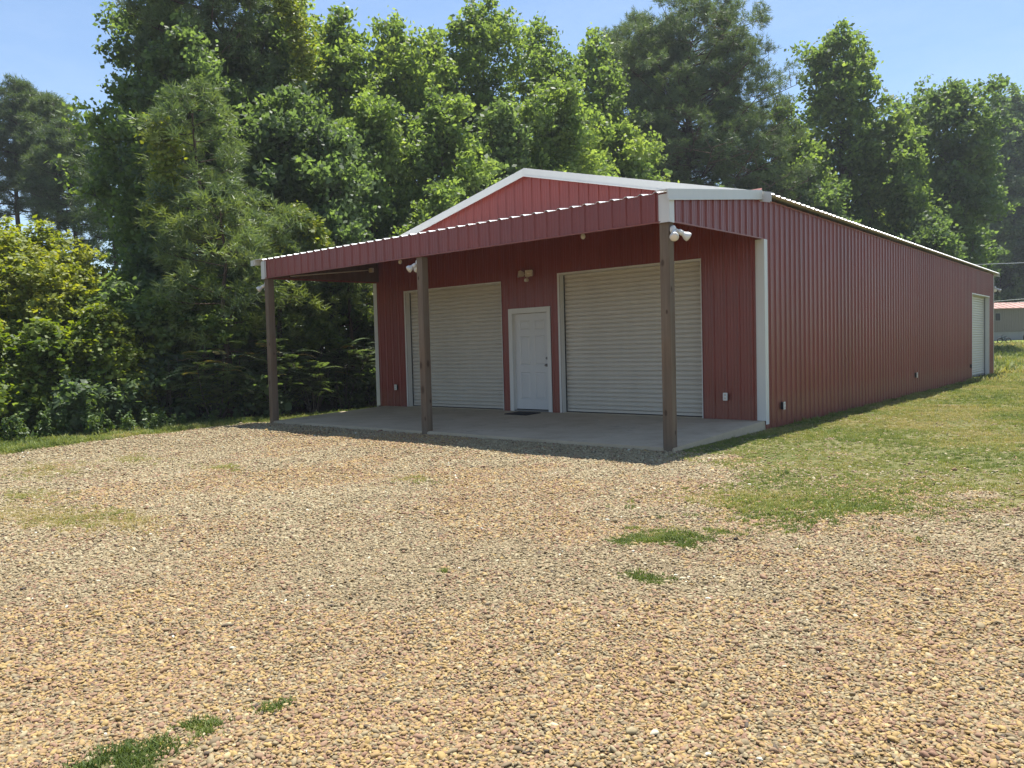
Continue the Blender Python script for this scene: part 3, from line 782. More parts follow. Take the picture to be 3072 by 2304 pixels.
# entry door
def entry_door():
    a, b, top = ED
    fr = MB(); t = .075
    fr.box(a, a+t, -.030, .10, 0.004, top); fr.box(b-t, b, -.030, .10, 0.004, top); fr.box(a+t+.0005, b-t-.0005, -.030, .10, top-t, top)
    fr.box(a-.018, a-.0005, -.034, -.020, 0.004, top+.03); fr.box(b+.0005, b+.018, -.034, -.020, 0.004, top+.03); fr.box(a, b, -.034, -.020, top+.0005, top+.03)
    # stop beads
    fr.box(a+t+.0005, a+t+.012, .035, .060, .03, top-t-.001); fr.box(b-t-.012, b-t-.0005, .035, .060, .03, top-t-.001)
    x0, x1, z0, z1 = a+t+.014, b-t-.004, .045, top-t-.006
    d = .052
    lf = MB(); wd = x1-x0; hg = z1-z0
    # six sunk panels with bevelled rims
    cols = [(x0+.115, x0+wd/2-.055), (x0+wd/2+.055, x1-.115)]
    rows = [(z0+.20, z0+.20+.56), (z0+.90, z0+.90+.60), (z0+1.62, z0+1.62+.20)]
    us = sorted({x0, x1, *[c for cc in cols for c in cc]}); zs = sorted({z0, z1, *[r for rr in rows for r in rr]})
    for u0, u1 in zip(us, us[1:]):
        for w0, w1 in zip(zs, zs[1:]):
            pan = (u0, u1) in cols and (w0, w1) in rows
            if not pan:
                lf.quad((u0,d,w0),(u1,d,w0),(u1,d,w1),(u0,d,w1))
            else:
                e = .018; g = .010
                i0, i1, j0, j1 = u0+e, u1-e, w0+e, w1-e
                lf.quad((u0,d,w0),(u1,d,w0),(i1,d+g,j0),(i0,d+g,j0)); lf.quad((u1,d,w0),(u1,d,w1),(i1,d+g,j1),(i1,d+g,j0))
                lf.quad((u1,d,w1),(u0,d,w1),(i0,d+g,j1),(i1,d+g,j1)); lf.quad((u0,d,w1),(u0,d,w0),(i0,d+g,j0),(i0,d+g,j1))
                e2 = .03; k0, k1, l0, l1 = i0+e2, i1-e2, j0+e2, j1-e2; d2 = d+.002
                lf.quad((i0,d+g,j0),(i1,d+g,j0),(k1,d2,l0),(k0,d2,l0)); lf.quad((i1,d+g,j0),(i1,d+g,j1),(k1,d2,l1),(k1,d2,l0))
                lf.quad((i1,d+g,j1),(i0,d+g,j1),(k0,d2,l1),(k1,d2,l1)); lf.quad((i0,d+g,j1),(i0,d+g,j0),(k0,d2,l0),(k0,d2,l1))
                lf.quad((k0,d2,l0),(k1,d2,l0),(k1,d2,l1),(k0,d2,l1))
    lf.quad((x0,d,z0),(x0,d,z1),(x0,d+.04,z1),(x0,d+.04,z0)); lf.quad((x1,d,z0),(x1,d+.04,z0),(x1,d+.04,z1),(x1,d,z1))
    door = lf.build('entry_door', M['door_paint'], B)
    fr.build('door_frame', M['white'], door)
    k = MB(); kx = x1-.070
    k.tube([(kx,d-.001,.945),(kx,d-.008,.945)], .032, 14); k.tube([(kx,d-.008,.945),(kx,d-.035,.945)], .012, 10); k.ball((kx,d-.050,.945), .026, 12, 8)
    k.build('handle', M['steel'], door, smooth=True)
    k = MB(); k.tube([(kx,d-.001,1.085),(kx,d-.018,1.085)], [.030,.024], 14)
    k.build('deadbolt', M['steel'], door, smooth=True)
    k = MB(); k.box(a+t+.001, b-t-.001, -.012, .10, .004, .026); k.build('threshold', M['steel'], door)
    k = MB(); k.box(a+t+.001, b-t-.001, .060, .064, .0265, .044); k.build('door_sweep', M['seal'], door)
    bk = MB(); bk.box(a+t, b-t, .101, .104, 0, top-t); bk.build('door_backing', M['seal'], door)
entry_door()
# dark interior closing the gaps beside the curtains
mb = MB()
mb.box(-W+.06, -.06, .36, .40, -.2, 3.55)
mb.build('inner_wall', M['inner'], B)

# ------------------------------------------------------------------ things fixed to the building
def floodlight(pos, sx, label, tilt=0.0, rot=0.0):
    t = empty('floodlight', pos, label, 'floodlight', 'twin floodlights on the posts and rear corner')
    mb = MB(); mb.tube([(0,0,0),(sx*.035,0,0)], .056, 16); mb.tube([(sx*.035,0,0),(sx*.05,0,0)], [.050,.035], 16)
    mb.build('mounting_box', M['plastic'], t, smooth=False)
    def lamp(dir_, off):
        d = Vector(dir_).normalized(); o = Vector(off)
        m = MB(); m.tube([o, o+d*.035], [.018,.020], 10); m.tube([o+d*.03, o+d*.05, o+d*.105], [.026,.034,.034], 14)
        h = m.build('lamp_holder', M['plastic'], t, smooth=True)
        m = MB(); s = o+d*.100
        m.tube([s, s+d*.02, s+d*.055, s+d*.085, s+d*.100], [.030,.036,.056,.062,.060], 16)
        bl = m.build('bulb', M['plastic'], h, smooth=True)
        m = MB(); m.tube([s+d*.1005, s+d*.108, s+d*.112], [.058,.046,.02], 16); m.build('lens', M['lens'], bl, smooth=True)
    lamp((sx*.42, -.80, -.62), (sx*.04, -.012, -.012))
    lamp((sx*.78, .55, -.62), (sx*.05, .02, .0))
    return t
floodlight((0.0, -3.04, 2.80), 1, 'white twin floodlight on the right-hand post beside the side wall')
floodlight((-4.865, -3.04, 2.82), -1, 'white twin floodlight on the middle wooden post')
floodlight((-9.545, -3.04, 2.80), -1, 'white twin floodlight on the left post in front of the woods')
t = floodlight((.03, LEN+.03, 3.12), 1, 'small white floodlight on the far rear corner of the side wall')
t.rotation_euler = (0, 0, math.radians(60))

def motion_light():
    t = empty('motion_light', (-4.89, -.02, 2.76), 'twin-headed security light with square lamps above the white entry door', 'security light')
    mb = MB(); mb.tube([(0,0,.02),(0,-.03,.02)], .055, 14); mb.tube([(-.075,-.05,.03),(0,-.04,.03),(.08,-.05,.03)], .012, 8)
    mb.build('mounting_plate', M['beige_plastic'], t)
    for (cx, rz, rx) in ((-.115, 35, -8), (.105, -8, 0)):
        R = Matrix.Translation((cx, -.075, .035)) @ Matrix.Rotation(math.radians(-rz), 4, 'Z') @ Matrix.Rotation(math.radians(rx), 4, 'X')
        m = MB()
        fv = [(-.085,-.05,-.065),(.085,-.05,-.065),(.085,-.05,.065),(-.085,-.05,.065)]
        bv = [(-.05,.045,-.04),(.05,.045,-.04),(.05,.045,.04),(-.05,.045,.04)]
        iv = [(-.068,-.05,-.048),(.068,-.05,-.048),(.068,-.05,.048),(-.068,-.05,.048)]
        dv = [(-.05,-.018,-.035),(.05,-.018,-.035),(.05,-.018,.035),(-.05,-.018,.035)]
        vs = [R @ Vector(p) for p in fv+bv+iv+dv]
        fs = [[4,5,6,7][::-1]]
        for i in range(4):
            j = (i+1) % 4
            fs += [[i, i+4, j+4, j], [i, j, j+8, i+8], [i+8, j+8, j+12, i+12]]
        fs.append([12,13,14,15])
        m.add(vs, fs); hd = m.build('lamp_head', M['beige_plastic'], t)
        m = MB(); m.quad(*[R @ Vector((p[0], -.044, p[2])) for p in iv]); m.build('lamp_glass', M['lens'], hd) if False else None
        m = MB(); m.tube([R @ Vector((-.04,-.03,0)), R @ Vector((.04,-.03,0))], .009, 8); m.build('halogen_tube', M['lens'], hd)
    m = MB(); m.box(-.035,.045,-.10,-.03,-.125,-.055); m.box(-.012,.012,-.06,-.03,-.055,.0)
    s = m.build('sensor', M['beige_plastic'], t, bevel=.012)
    m = MB(); m.ball((.005,-.10,-.10), .026, 10, 6); m.build('sensor_eye', M['plastic'], s, smooth=True)
motion_light()

def outlet(name, pos, face, label, s=1.0):
    """weatherproof socket: dark box body, pale cover plate"""
    t = empty(name, pos, label, 'outlet', 'electrical outlets low on the walls', rz=0 if face == 'front' else PI/2)
    mb = MB(); mb.box(-.036*s, .036*s, -.045, -.001, -.060*s, .060*s); mb.build('box', M['dark'], t, bevel=.004)
    m = MB(); m.box(-.040*s, .040*s, -.058, -.0455, -.066*s, .066*s); c = m.build('cover_plate', M['plastic'], t, bevel=.004)
    for zz in (-.028, .028):
        m = MB(); m.tube([(0,-.058,zz*s),(0,-.062,zz*s)], .017*s, 12); m.build('socket', M['beige_plastic'], c)
outlet('outlet', (-.66, -.021, .389), 'front', 'white outlet on the front wall right of the large roll-up door')
outlet('outlet', (-8.97, -.021, .455), 'front', 'white outlet on the front wall left of the left roll-up door')
outlet('outlet', (.021, .645, .205), 'side', 'white outlet with dark box low on the side wall by the near corner')
outlet('outlet', (.021, 9.755, .345), 'side', 'white outlet halfway along the red side wall')
outlet('outlet', (.021, 17.15, .335), 'side', 'small outlet beside the side roll-up door')

def ceiling_bulb(pos, label, ztop):
    t = empty('porch_bulb', pos, label, 'light bulb', 'bare bulbs under the porch roof')
    m = MB(); m.tube([(0,0,.05),(0,0,.10),(0,0,ztop-pos[2])], [.030,.036,.012], 12); m.build('lamp_holder', M['plastic'], t, smooth=True)
    m = MB(); m.ball((0,0,0), .042, 14, 9, 1.15); m.tube([(0,0,.03),(0,0,.055)], [.03,.022], 12); m.build('bulb', M['lens'], t, smooth=True)
ceiling_bulb((-7.24, -1.35, 3.165), 'bare round bulb under the porch roof left of the middle post', porchz(-1.35)-.24)
ceiling_bulb((-2.60, -1.35, 3.165), 'bare round bulb under the porch roof between middle and right posts', porchz(-1.35)-.24)
# conduit and junction box under the left of the porch ceiling
t = empty('junction_box', (-9.40, -.33, 3.24), 'pale junction box under the left end of the porch ceiling', 'junction box')
m = MB(); m.box(-.055,.055,-.04,.04,-.05,.05); m.build('box', M['beige_plastic'], t, bevel=.006)
m = MB(); m.tube([(-.02,-.04,0),(-.03,-1.2,-.14),(-.04,-2.2,-.26)], .012, 8); m.build('conduit', M['beige_plastic'], t)
# door mat
m = MB(); m.box(-.30,.30,-.22,.22,0,.012)
for k in range(14): m.box(-.285,.285,-.205+k*.0295,-.185+k*.0295,.012,.017)
o = m.build('door_mat', M['rubber'], loc=(-4.83, -.385, -.0112)); o.rotation_euler = (math.radians(1.84), 0, math.radians(-4))
tag(o, 'dark rubber door mat on the slab before the entry door', 'door mat')

# ------------------------------------------------------------------ mobile home, bicycles, cables beyond the lawn
XD = Vector((.7642, .6450, 0)).normalized(); ang = math.atan2(XD.y, XD.x)
mh = empty('mobile_home', (-6.59, 66.92, .98), 'grey mobile home with rusty pink roof beyond the far lawn', 'mobile home', rz=ang)
m = MB(); x0, x1 = -7.0, 7.5; D = 4.2
pr = [(x, .0 if (i % 2 == 0) else .012) for i, x in enumerate(np.arange(x0, x1+.01, .10))]
for (a, ha), (b, hb) in zip(pr, pr[1:]): m.quad((a,-ha,.74),(b,-hb,.74),(b,-hb,2.72),(a,-ha,2.72))
m.box(x0+.001, x1-.001, .013, D, .74, 2.72); m.build('wall', M['mh_wall'], mh)
m = MB(); m.box(x0+.03, x1-.03, .05, D-.05, -.3, .739)
for xx in np.arange(x0+.6, x1, 1.22): m.box(xx, xx+.03, .035, .05, -.3, .739)
m.build('skirting', M['mh_skirt'], mh)
m = MB(); m.hexa([(x0-.15,-.22,2.73),(x1+.15,-.22,2.73),(x1+.15,D/2,3.30),(x0-.15,D/2,3.30),(x0-.15,-.22,2.80),(x1+.15,-.22,2.80),(x1+.15,D/2,3.38),(x0-.15,D/2,3.38)])
m.hexa([(x0-.15,D/2+.001,3.30),(x1+.15,D/2+.001,3.30),(x1+.15,D+.22,2.73),(x0-.15,D+.22,2.73),(x0-.15,D/2+.001,3.38),(x1+.15,D/2+.001,3.38),(x1+.15,D+.22,2.80),(x0-.15,D+.22,2.80)])
for xx in np.arange(x0, x1, .61): m.hexa([(xx,-.23,2.805),(xx+.04,-.23,2.805),(xx+.04,D/2,3.385),(xx,D/2,3.385),(xx,-.23,2.835),(xx+.04,-.23,2.835),(xx+.04,D/2,3.415),(xx,D/2,3.415)])
r_ = m.build('roof', M['mh_roof'], mh)
m = MB()
for xx in (.05, 4.6): m.box(xx, xx+.42, -.03, .0, 1.72, 2.36)
for k, xx in enumerate((.05, 4.6)):
    m = MB(); m.box(xx-.03, xx+.45, -.022, -.0125, 1.70, 2.40); wn_ = m.build('window', M['mh_skirt'], mh)
    m = MB(); m.box(xx, xx+.42, -.030, -.0225, 1.73, 2.37); m.build('pane', M['window'], wn_)

def bicycle(loc, s, rz, label, paint):
    t = empty('bicycle', loc, label, 'bicycle', 'bicycles by the mobile home', rz)
    r = .21*s; wb = .66*s
    for x in (-wb/2, wb/2):
        w_ = MB(); w_.torus((x,0,r), (0,1,0), r*.80, .008*s, 24, 5)
        for k in range(8):
            a = PI*k/4; w_.tube([(x,0,r),(x+r*.8*math.cos(a),0,r+r*.8*math.sin(a))], .003, 4)
        w_.tube([(x,-.04,r),(x,.04,r)], .02, 8)
        wo = w_.build('wheel', M['steel'], t)
        m = MB(); m.torus((x,0,r), (0,1,0), r*.90, .045*s, 24, 6); m.build('tyre', M['rubber'], wo, smooth=True)
    m = MB(); hd = (-wb*.34,0,r*2.35); bb = (.0,0,r*.9); st = (wb*.10,0,r*2.15)
    m.tube([hd,bb], .036*s, 8); m.tube([hd,st], .032*s, 8); m.tube([bb,st], .03*s, 8)
    m.tube([bb,(wb/2,.03,r)], .014*s, 6); m.tube([st,(wb/2,-.03,r)], .014*s, 6); m.tube([hd,(-wb*.43,0,r*1.7),(-wb/2,.03,r)], .017*s, 6)
    m.build('frame', paint, t)
    m = MB(); m.tube([hd,(-wb*.27,0,r*3.0)], .016*s, 6); m.tube([(-wb*.36,-.26*s,r*3.3),(-wb*.27,-.1*s,r*3.0),(-wb*.27,.1*s,r*3.0),(-wb*.36,.26*s,r*3.3)], .014*s, 6); m.build('handlebar', M['dark'], t)
    m = MB(); m.tube([st,(wb*.12,0,r*2.5)], .014*s, 6); m.hexa([(wb*-.03,-.02,r*2.5),(wb*.26,-.07,r*2.52),(wb*.26,.07,r*2.52),(wb*-.03,.02,r*2.5),(wb*-.03,-.02,r*2.62),(wb*.26,-.07,r*2.72),(wb*.26,.07,r*2.72),(wb*-.03,.02,r*2.62)]); m.build('saddle', M['dark'], t)
    m = MB(); m.tube([(0,-.04,r*.9),(0,.04,r*.9)], .045*s, 12); m.tube([(0,-.05,r*.9),(.07*s,-.05,r*.5),(.07*s,-.14*s,r*.5)], .01*s, 6); m.build('crank', M['steel'], t)
    return t
gz = lambda x, y: float(ground_h(np.array([x]), np.array([y]))[0])
bicycle((-4.70, 58.3, gz(-4.7, 58.3)), 1.0, ang, "child's small dark bicycle standing on the shaded grass before the skirting", M['bike_paint'])
bicycle((-3.75, 64.2, gz(-3.75, 64.2)), 1.5, ang+.5, 'larger dark bicycle close to the mobile home skirting, beside the small one', M['dark'])

def cable(a, b, label, r, ext0, ext1, sag):
    a = Vector(a); b = Vector(b); d = (b-a)
    p0 = a - d.normalized()*ext0; p1 = b + d.normalized()*ext1
    pts = []
    for i in range(25):
        t_ = i/24; p = p0.lerp(p1, t_); p.z -= sag*4*t_*(1-t_) - 0; pts.append(p)
    m = MB(); m.tube(pts, r, 6); o = m.build('power_cable', M['cable'], smooth=True)
    tag(o, label, 'cable', 'overhead cables at the right')
cable((-3.199, 35.955, 5.30), (-.971, 37.840, 5.36), 'highest pale overhead cable crossing above the far roof corner', .016, 5, 14, .12)
cable((-4.937, 55.383, 4.06), (-3.238, 56.826, 4.19), 'pale overhead cable just above the mobile home roof', .020, 8, 12, .12)
cable((-3.796, 58.964, 3.94), (-3.52, 59.198, 3.975), 'lowest pale cable sloping to the mobile home roof', .018, 3, 12, .02)

# ------------------------------------------------------------------ plants
def leaf_mat(name, stops, trans=.45, tcol=(1.5, 1.5, .45), rough=.5, spec=.35):
    m, nt, out = mat_new(name)
    a = N(nt, 'ShaderNodeAttribute'); a.attribute_name = 'tint'
    c = ramp(nt, a.outputs['Fac'], stops).outputs[0]
    d = N(nt, 'ShaderNodeBsdfPrincipled'); d.inputs['Roughness'].default_value = rough; d.inputs['Specular IOR Level'].default_value = spec
    t = N(nt, 'ShaderNodeBsdfTranslucent'); mx = N(nt, 'ShaderNodeMixShader'); mx.inputs[0].default_value = trans
    L(nt, c, d.inputs['Base Color']); L(nt, mixc(nt, 1.0, c, tcol, 'MULTIPLY'), t.inputs[0])
    L(nt, d.outputs[0], mx.inputs[1]); L(nt, t.outputs[0], mx.inputs[2]); L(nt, mx.outputs[0], out.inputs[0])
    return m
M['leaf'] = leaf_mat('broad_leaf', [(0, (.075,.118,.052)), (.35, (.122,.185,.064)), (.65, (.182,.255,.076)), (1, (.255,.32,.09))], .60, (1.32, 1.32, .58))
M['leaf_dark'] = leaf_mat('dark_leaf', [(0, (.082,.122,.068)), (.5, (.136,.196,.086)), (1, (.20,.265,.10))], .60, (1.3, 1.35, .55))
M['leaf_kudzu'] = leaf_mat('vine_leaf', [(0, (.06,.11,.02)), (.4, (.125,.185,.025)), (.75, (.21,.255,.045)), (1, (.28,.30,.055))], .5, (1.5, 1.4, .35))
M['leaf_frond'] = leaf_mat('frond_leaf', [(0, (.07,.11,.05)), (.6, (.14,.20,.09)), (.85, (.19,.25,.11)), (.92, (.28,.22,.05)), (1, (.36,.25,.07))], .3, (1.3, 1.35, .5), .4, .5)
M['needle'] = leaf_mat('pine_needle', [(0, (.060,.092,.054)), (.5, (.098,.145,.070)), (.85, (.15,.205,.075)), (1, (.20,.25,.08))], .38, (1.3, 1.3, .5), .5, .4)
M['weed'] = leaf_mat('weed_leaf', [(0, (.05,.09,.03)), (.6, (.10,.16,.045)), (1, (.19,.24,.08))], .4)
def bark_mat(name, a, b):
    m, nt, out = mat_new(name)
    g = noise(nt, 6, 5, .7, map_scale=(1, 1, .25))
    c = ramp(nt, g, [(.35, a), (.65, b)]).outputs[0]
    principled(nt, out, c, .9, .15, 0, bump(nt, g, .6, .03)); return m
M['bark'] = bark_mat('hardwood_bark', (.045,.036,.028), (.13,.11,.09))
M['pine_bark'] = bark_mat('pine_bark', (.040,.028,.022), (.12,.085,.062))

def unit(n):
    v_ = rng.normal(size=(n, 3)); return v_/np.linalg.norm(v_, axis=1, keepdims=True)
def leaves_mesh(name, p, nrm, size, tint, aspect=.62, mat=None, parent=None):
    """kite-shaped leaves at points p facing nrm"""
    n = len(p)
    a = np.cross(nrm, unit(n)); a /= np.linalg.norm(a, axis=1, keepdims=True)+1e-9
    b = np.cross(nrm, a)
    s = size[:,None]
    v0 = p - a*s*.5; v1 = p + b*s*aspect*.5 + a*s*.06 - nrm*s*.08; v2 = p + a*s*.5 - nrm*s*.12; v3 = p - b*s*aspect*.5 + a*s*.06 - nrm*s*.08
    v = np.stack([v0, v1, v2, v3], 1).reshape(-1, 3)
    f = np.arange(4*n).reshape(n, 4)
    me = np_mesh(name, v, f); attr(me, 'tint', 'FACE', np.clip(tint, 0, 1))
    me.materials.append(mat)
    o = bpy.data.objects.new(name, me); return link(o, parent)

def limb_curve(p0, p1, n=6, bend=.25):
    p0 = np.array(p0, float); p1 = np.array(p1, float); out = []
    L_ = np.linalg.norm(p1-p0); w_ = rng.normal(0, .05*L_, 3)
    for i in range(n):
        t_ = i/(n-1)
        q = p0 + (p1-p0)*t_; q[2] += bend*L_*(t_*t_-t_)*.6; q = q + w_*math.sin(PI*t_)
        out.append(q)
    return out

LEAVES = [0]
def hardwood(x, y, top, rad, label, crown0=.18, leaf=.15, n=20000, tone=.5, mat='leaf', lobes=None, group='hardwood trees at the wood edge', trunk_r=None, prof_=None, lean=0.0, name='hardwood_tree', open_=0.0):
    z0 = gz(x, y); H = top - z0
    t = empty(name, (x, y, z0), label, 'tree', group)
    prof_ = prof_ or [(0, .25), (.25, .8), (.5, 1.0), (.72, .85), (.88, .5), (1, .10)]
    ph = np.array([p[0] for p in prof_]); prr = np.array([p[1] for p in prof_])
    zc0 = crown0*H
    R = lambda hh: np.interp((hh-zc0)/(H-zc0), ph, prr)*rad
    lx = lambda hh: lean*hh/H
    lobes = int(1.7*(lobes or max(10, int(H*1.6))))
    # boughs: each a rounded mass of twigs; the spaces between them stay open
    hb = zc0 + (H*.95-zc0)*(np.arange(lobes)+rng.uniform(0, 1, lobes))/lobes
    ab = rng.uniform(0, 1.6, lobes) + np.arange(lobes)*2.4
    rb = R(hb)*np.sqrt(rng.uniform(.06, .75, lobes))
    bc = np.stack([rb*np.cos(ab)+lx(hb), rb*np.sin(ab), hb], -1)
    br = np.clip(R(hb)*rng.uniform(.30, .52, lobes) + .16, .36, 1.6)
    nt2 = 5   # leading shoots that carry the top
    ht = np.linspace(.80, .985, nt2)*H
    sh = R(ht)*.30
    bc = np.vstack([bc, np.stack([lx(ht)+sh*rng.normal(0, .6, nt2), sh*rng.normal(0, .6, nt2), ht-.25], -1)]); br = np.append(br, np.clip(R(ht)*.55+.08, .30, 1.2)); lobes += nt2
    wts = br**2.0; wts /= wts.sum()
    n = int(n*1.35)
    ntw = max(60, n//24)
    bi = rng.choice(lobes, ntw, p=wts)
    # each bough carries smaller sprays; twigs thin out away from the middle of a spray
    nsp = 9
    sd_ = unit(lobes*nsp); sd_[:,2] = np.where(sd_[:,2] < -.2, -sd_[:,2]*.6, sd_[:,2])
    sc = np.repeat(bc, nsp, 0) + sd_*np.repeat(br, nsp)[:,None]*rng.uniform(.45, 1.15, (lobes*nsp, 1))*np.array([1, 1, 1.05])
    sr = np.repeat(br, nsp)*rng.uniform(.22, .42, lobes*nsp)
    si = bi*nsp + rng.integers(0, nsp, ntw)
    ax = sd_ + np.array([0, 0, .5]); ax /= np.linalg.norm(ax, axis=1, keepdims=True)
    tw = sc[si] + rng.normal(0, .52, (ntw, 3))*sr[si][:,None] + ax[si]*(rng.normal(.15, .75, ntw)*sr[si])[:,None]
    d = tw - bc[bi]; d /= np.linalg.norm(d, axis=1, keepdims=True)+1e-6
    tt = tone + rng.normal(0, .10, lobes)[bi] + rng.normal(0, .09, lobes*nsp)[si] + rng.normal(0, .06, ntw)
    k = rng.poisson(18, ntw)
    idx = np.repeat(np.arange(ntw), k); nl = len(idx)
    p = tw[idx] + rng.normal(0, 1, (nl, 3))*np.array([.13, .13, .10])*np.clip(leaf/.15, .8, 1.9)
    nrm = unit(nl)*.95 + d[idx]*.25 + np.array([0, 0, .5]); nrm /= np.linalg.norm(nrm, axis=1, keepdims=True)
    leaves_mesh('crown', p, nrm, leaf*np.exp(rng.normal(0, .25, nl)), tt[idx]+rng.normal(0, .12, nl), .66, M[mat], t)
    LEAVES[0] += nl
    # trunk and limbs
    m = MB(); tr = trunk_r or max(.07, H*.0105)
    tp = []
    wob = rng.normal(0, .10, (7, 2)); wob[0] = 0
    for i in range(7):
        q = i/6*.93; tp.append((lx(q*H)+wob[i,0]*q*1.6, wob[i,1]*q*1.6, q*H - (.15 if i == 0 else 0)))
    m.tube(tp, [tr*(1.25-1.12*i/6) if i else tr*1.45 for i in range(7)], 9)
    tpn = np.array(tp)
    for c_, r_b in zip(bc, br):
        zz = max(.12*H, c_[2] - rng.uniform(.25, .9)*max(.5, math.hypot(c_[0], c_[1])) - .3)
        base = np.array([np.interp(zz, tpn[:,2], tpn[:,k_]) for k_ in range(2)] + [zz])
        rl = max(.014, tr*.42*(1-zz/H)+.01)
        m.tube(limb_curve(base, c_, 5), [rl, rl*.8, rl*.6, rl*.42, rl*.25], 5, False)
        for q in range(4):
            e = c_ + unit(1)[0]*r_b*.9; m.tube([c_*1.0, (c_+e)/2+rng.normal(0,.04,3), e], [rl*.3, rl*.2, .005], 4, False)
    m.build('trunk', M['bark'], t, smooth=True)
    return t

def pine(x, y, top, rad, label, crown0=.4, nbr=46, tone=.45, tuft=.26, ntuft=26, group='pine trees', prof_=None, round_=False, trunk_r=None, dead=6, name='pine_tree', blades=15, rise=.25, spread=.30, clump=1.0):
    z0 = gz(x, y); H = top - z0
    t = empty(name, (x, y, z0), label, 'tree', group)
    prof_ = prof_ or [(0, .55), (.2, .95), (.45, 1.0), (.7, .8), (.9, .42), (1, .08)]
    ph = np.array([p[0] for p in prof_]); prr = np.array([p[1] for p in prof_])
    zc0 = crown0*H; tr = trunk_r or max(.06, H*.0105)
    m = MB()
    wob = rng.normal(0, .05, (8, 2)); wob[0] = 0
    tp = [(wob[i,0]*i/3, wob[i,1]*i/3, H*.985*i/7 - (.15 if i == 0 else 0)) for i in range(8)]
    m.tube(tp, [tr*1.3*(1-.94*i/7) + .008 for i in range(8)], 9); tpn = np.array(tp)
    P_ = []; Dd = []; Tt = []
    a = rng.uniform(0, 6.28)
    for i in range(nbr):
        q = (i+.5)/nbr
        hh = zc0 + (H-zc0)*(q**.85)*.985
        a += 2.4 + rng.normal(0, .35)
        Lr = np.interp((hh-zc0)/(H-zc0), ph, prr)*rad*rng.uniform(.72, 1.12) + .12
        dz = rise + .75*max(0, q-.35)
        dirv = np.array([math.cos(a), math.sin(a), rng.normal(dz*.55, .10)]); dirv /= np.linalg.norm(dirv)
        base = np.array([np.interp(hh, tpn[:,2], tpn[:,0]), np.interp(hh, tpn[:,2], tpn[:,1]), hh - dirv[2]*Lr*.8])
        e = base + dirv*Lr
        pts = limb_curve(base, e, 6, .35)
        rl = max(.012, tr*.34*(1-.6*q))
        m.tube(pts, [rl*(1-.8*k/5) for k in range(6)], 5, False)
        nt_ = max(5, int(ntuft*(.35+.65*Lr/rad)*rng.uniform(.75, 1.2)))
        bt = rng.normal(0, .10)
        pa = np.array(pts)
        ncl = max(2, int(Lr/(.55*clump)) + 1)
        lat = np.cross(dirv, [0, 0, 1]); lat /= np.linalg.norm(lat)+1e-6
        cc = []
        for c in range(ncl):
            f_ = 1.0 if c == 0 else rng.uniform(.38, .95); j = min(4, int(f_*5)); q0 = pa[j] + (pa[j+1]-pa[j])*(f_*5-j)
            cen = q0 + lat*rng.normal(0, .26)*Lr*(.35 if c == 0 else 1)*.8 + np.array([0, 0, rng.uniform(.02, .22)*Lr*.5])
            m.tube([q0, cen], [rl*.30, rl*.14], 4, False); cc.append((q0, cen, rng.normal(0, .08)))
        for k in range(nt_):
            q0, cen, cb = cc[k % ncl]
            off = rng.normal(0, 1, 3)*np.array([.30, .30, .22])*clump*.58
            off[2] = off[2]*.9 + .04
            c_ = cen + off
            P_.append(c_); dd = off/(np.linalg.norm(off)+1e-6)*.6 + dirv*.6 + np.array([0, 0, .55]) + rng.normal(0, .25, 3); Dd.append(dd/np.linalg.norm(dd)); Tt.append(tone+bt+cb+rng.normal(0, .07))
            if k % 4 == 0: m.tube([cen, c_], [rl*.14, .004], 3, False)
    for i in range(dead):   # bare stubs under the crown
        hh = rng.uniform(.25*H, zc0+.1*H); aa = rng.uniform(0, 6.28); Lr = rng.uniform(.3, .8)*rad*.6
        m.tube(limb_curve((0, 0, hh), (Lr*math.cos(aa), Lr*math.sin(aa), hh+rng.uniform(-.1, .25)*Lr), 4), [.022, .016, .01, .004], 4, False)
    m.build('trunk', M['pine_bark'], t, smooth=True)
    P_ = np.array(P_); Dd = np.array(Dd); Tt = np.array(Tt)
    n = len(P_)
    idx = np.repeat(np.arange(n), blades); nb = len(idx)
    dv = unit(nb)*.85 + Dd[idx]*.75; dv /= np.linalg.norm(dv, axis=1, keepdims=True)
    ln = tuft*rng.uniform(.65, 1.15, nb)
    sd_ = np.cross(dv, unit(nb)); sd_ /= np.linalg.norm(sd_, axis=1, keepdims=True)
    b0 = P_[idx] + rng.normal(0, .05, (nb, 3))*tuft/.26
    wdt = tuft*.055
    v = np.stack([b0 - sd_*wdt, b0 + sd_*wdt, b0 + dv*ln[:,None] - np.array([0,0,1])*(ln*.12)[:,None]], 1).reshape(-1, 3)
    me = np_mesh('crown', v, np.arange(3*nb).reshape(nb, 3)); attr(me, 'tint', 'FACE', np.clip(Tt[idx]+rng.normal(0, .07, nb), 0, 1))
    me.materials.append(M['needle']); link(bpy.data.objects.new('crown', me), t)
    LEAVES[0] += nb
    return t

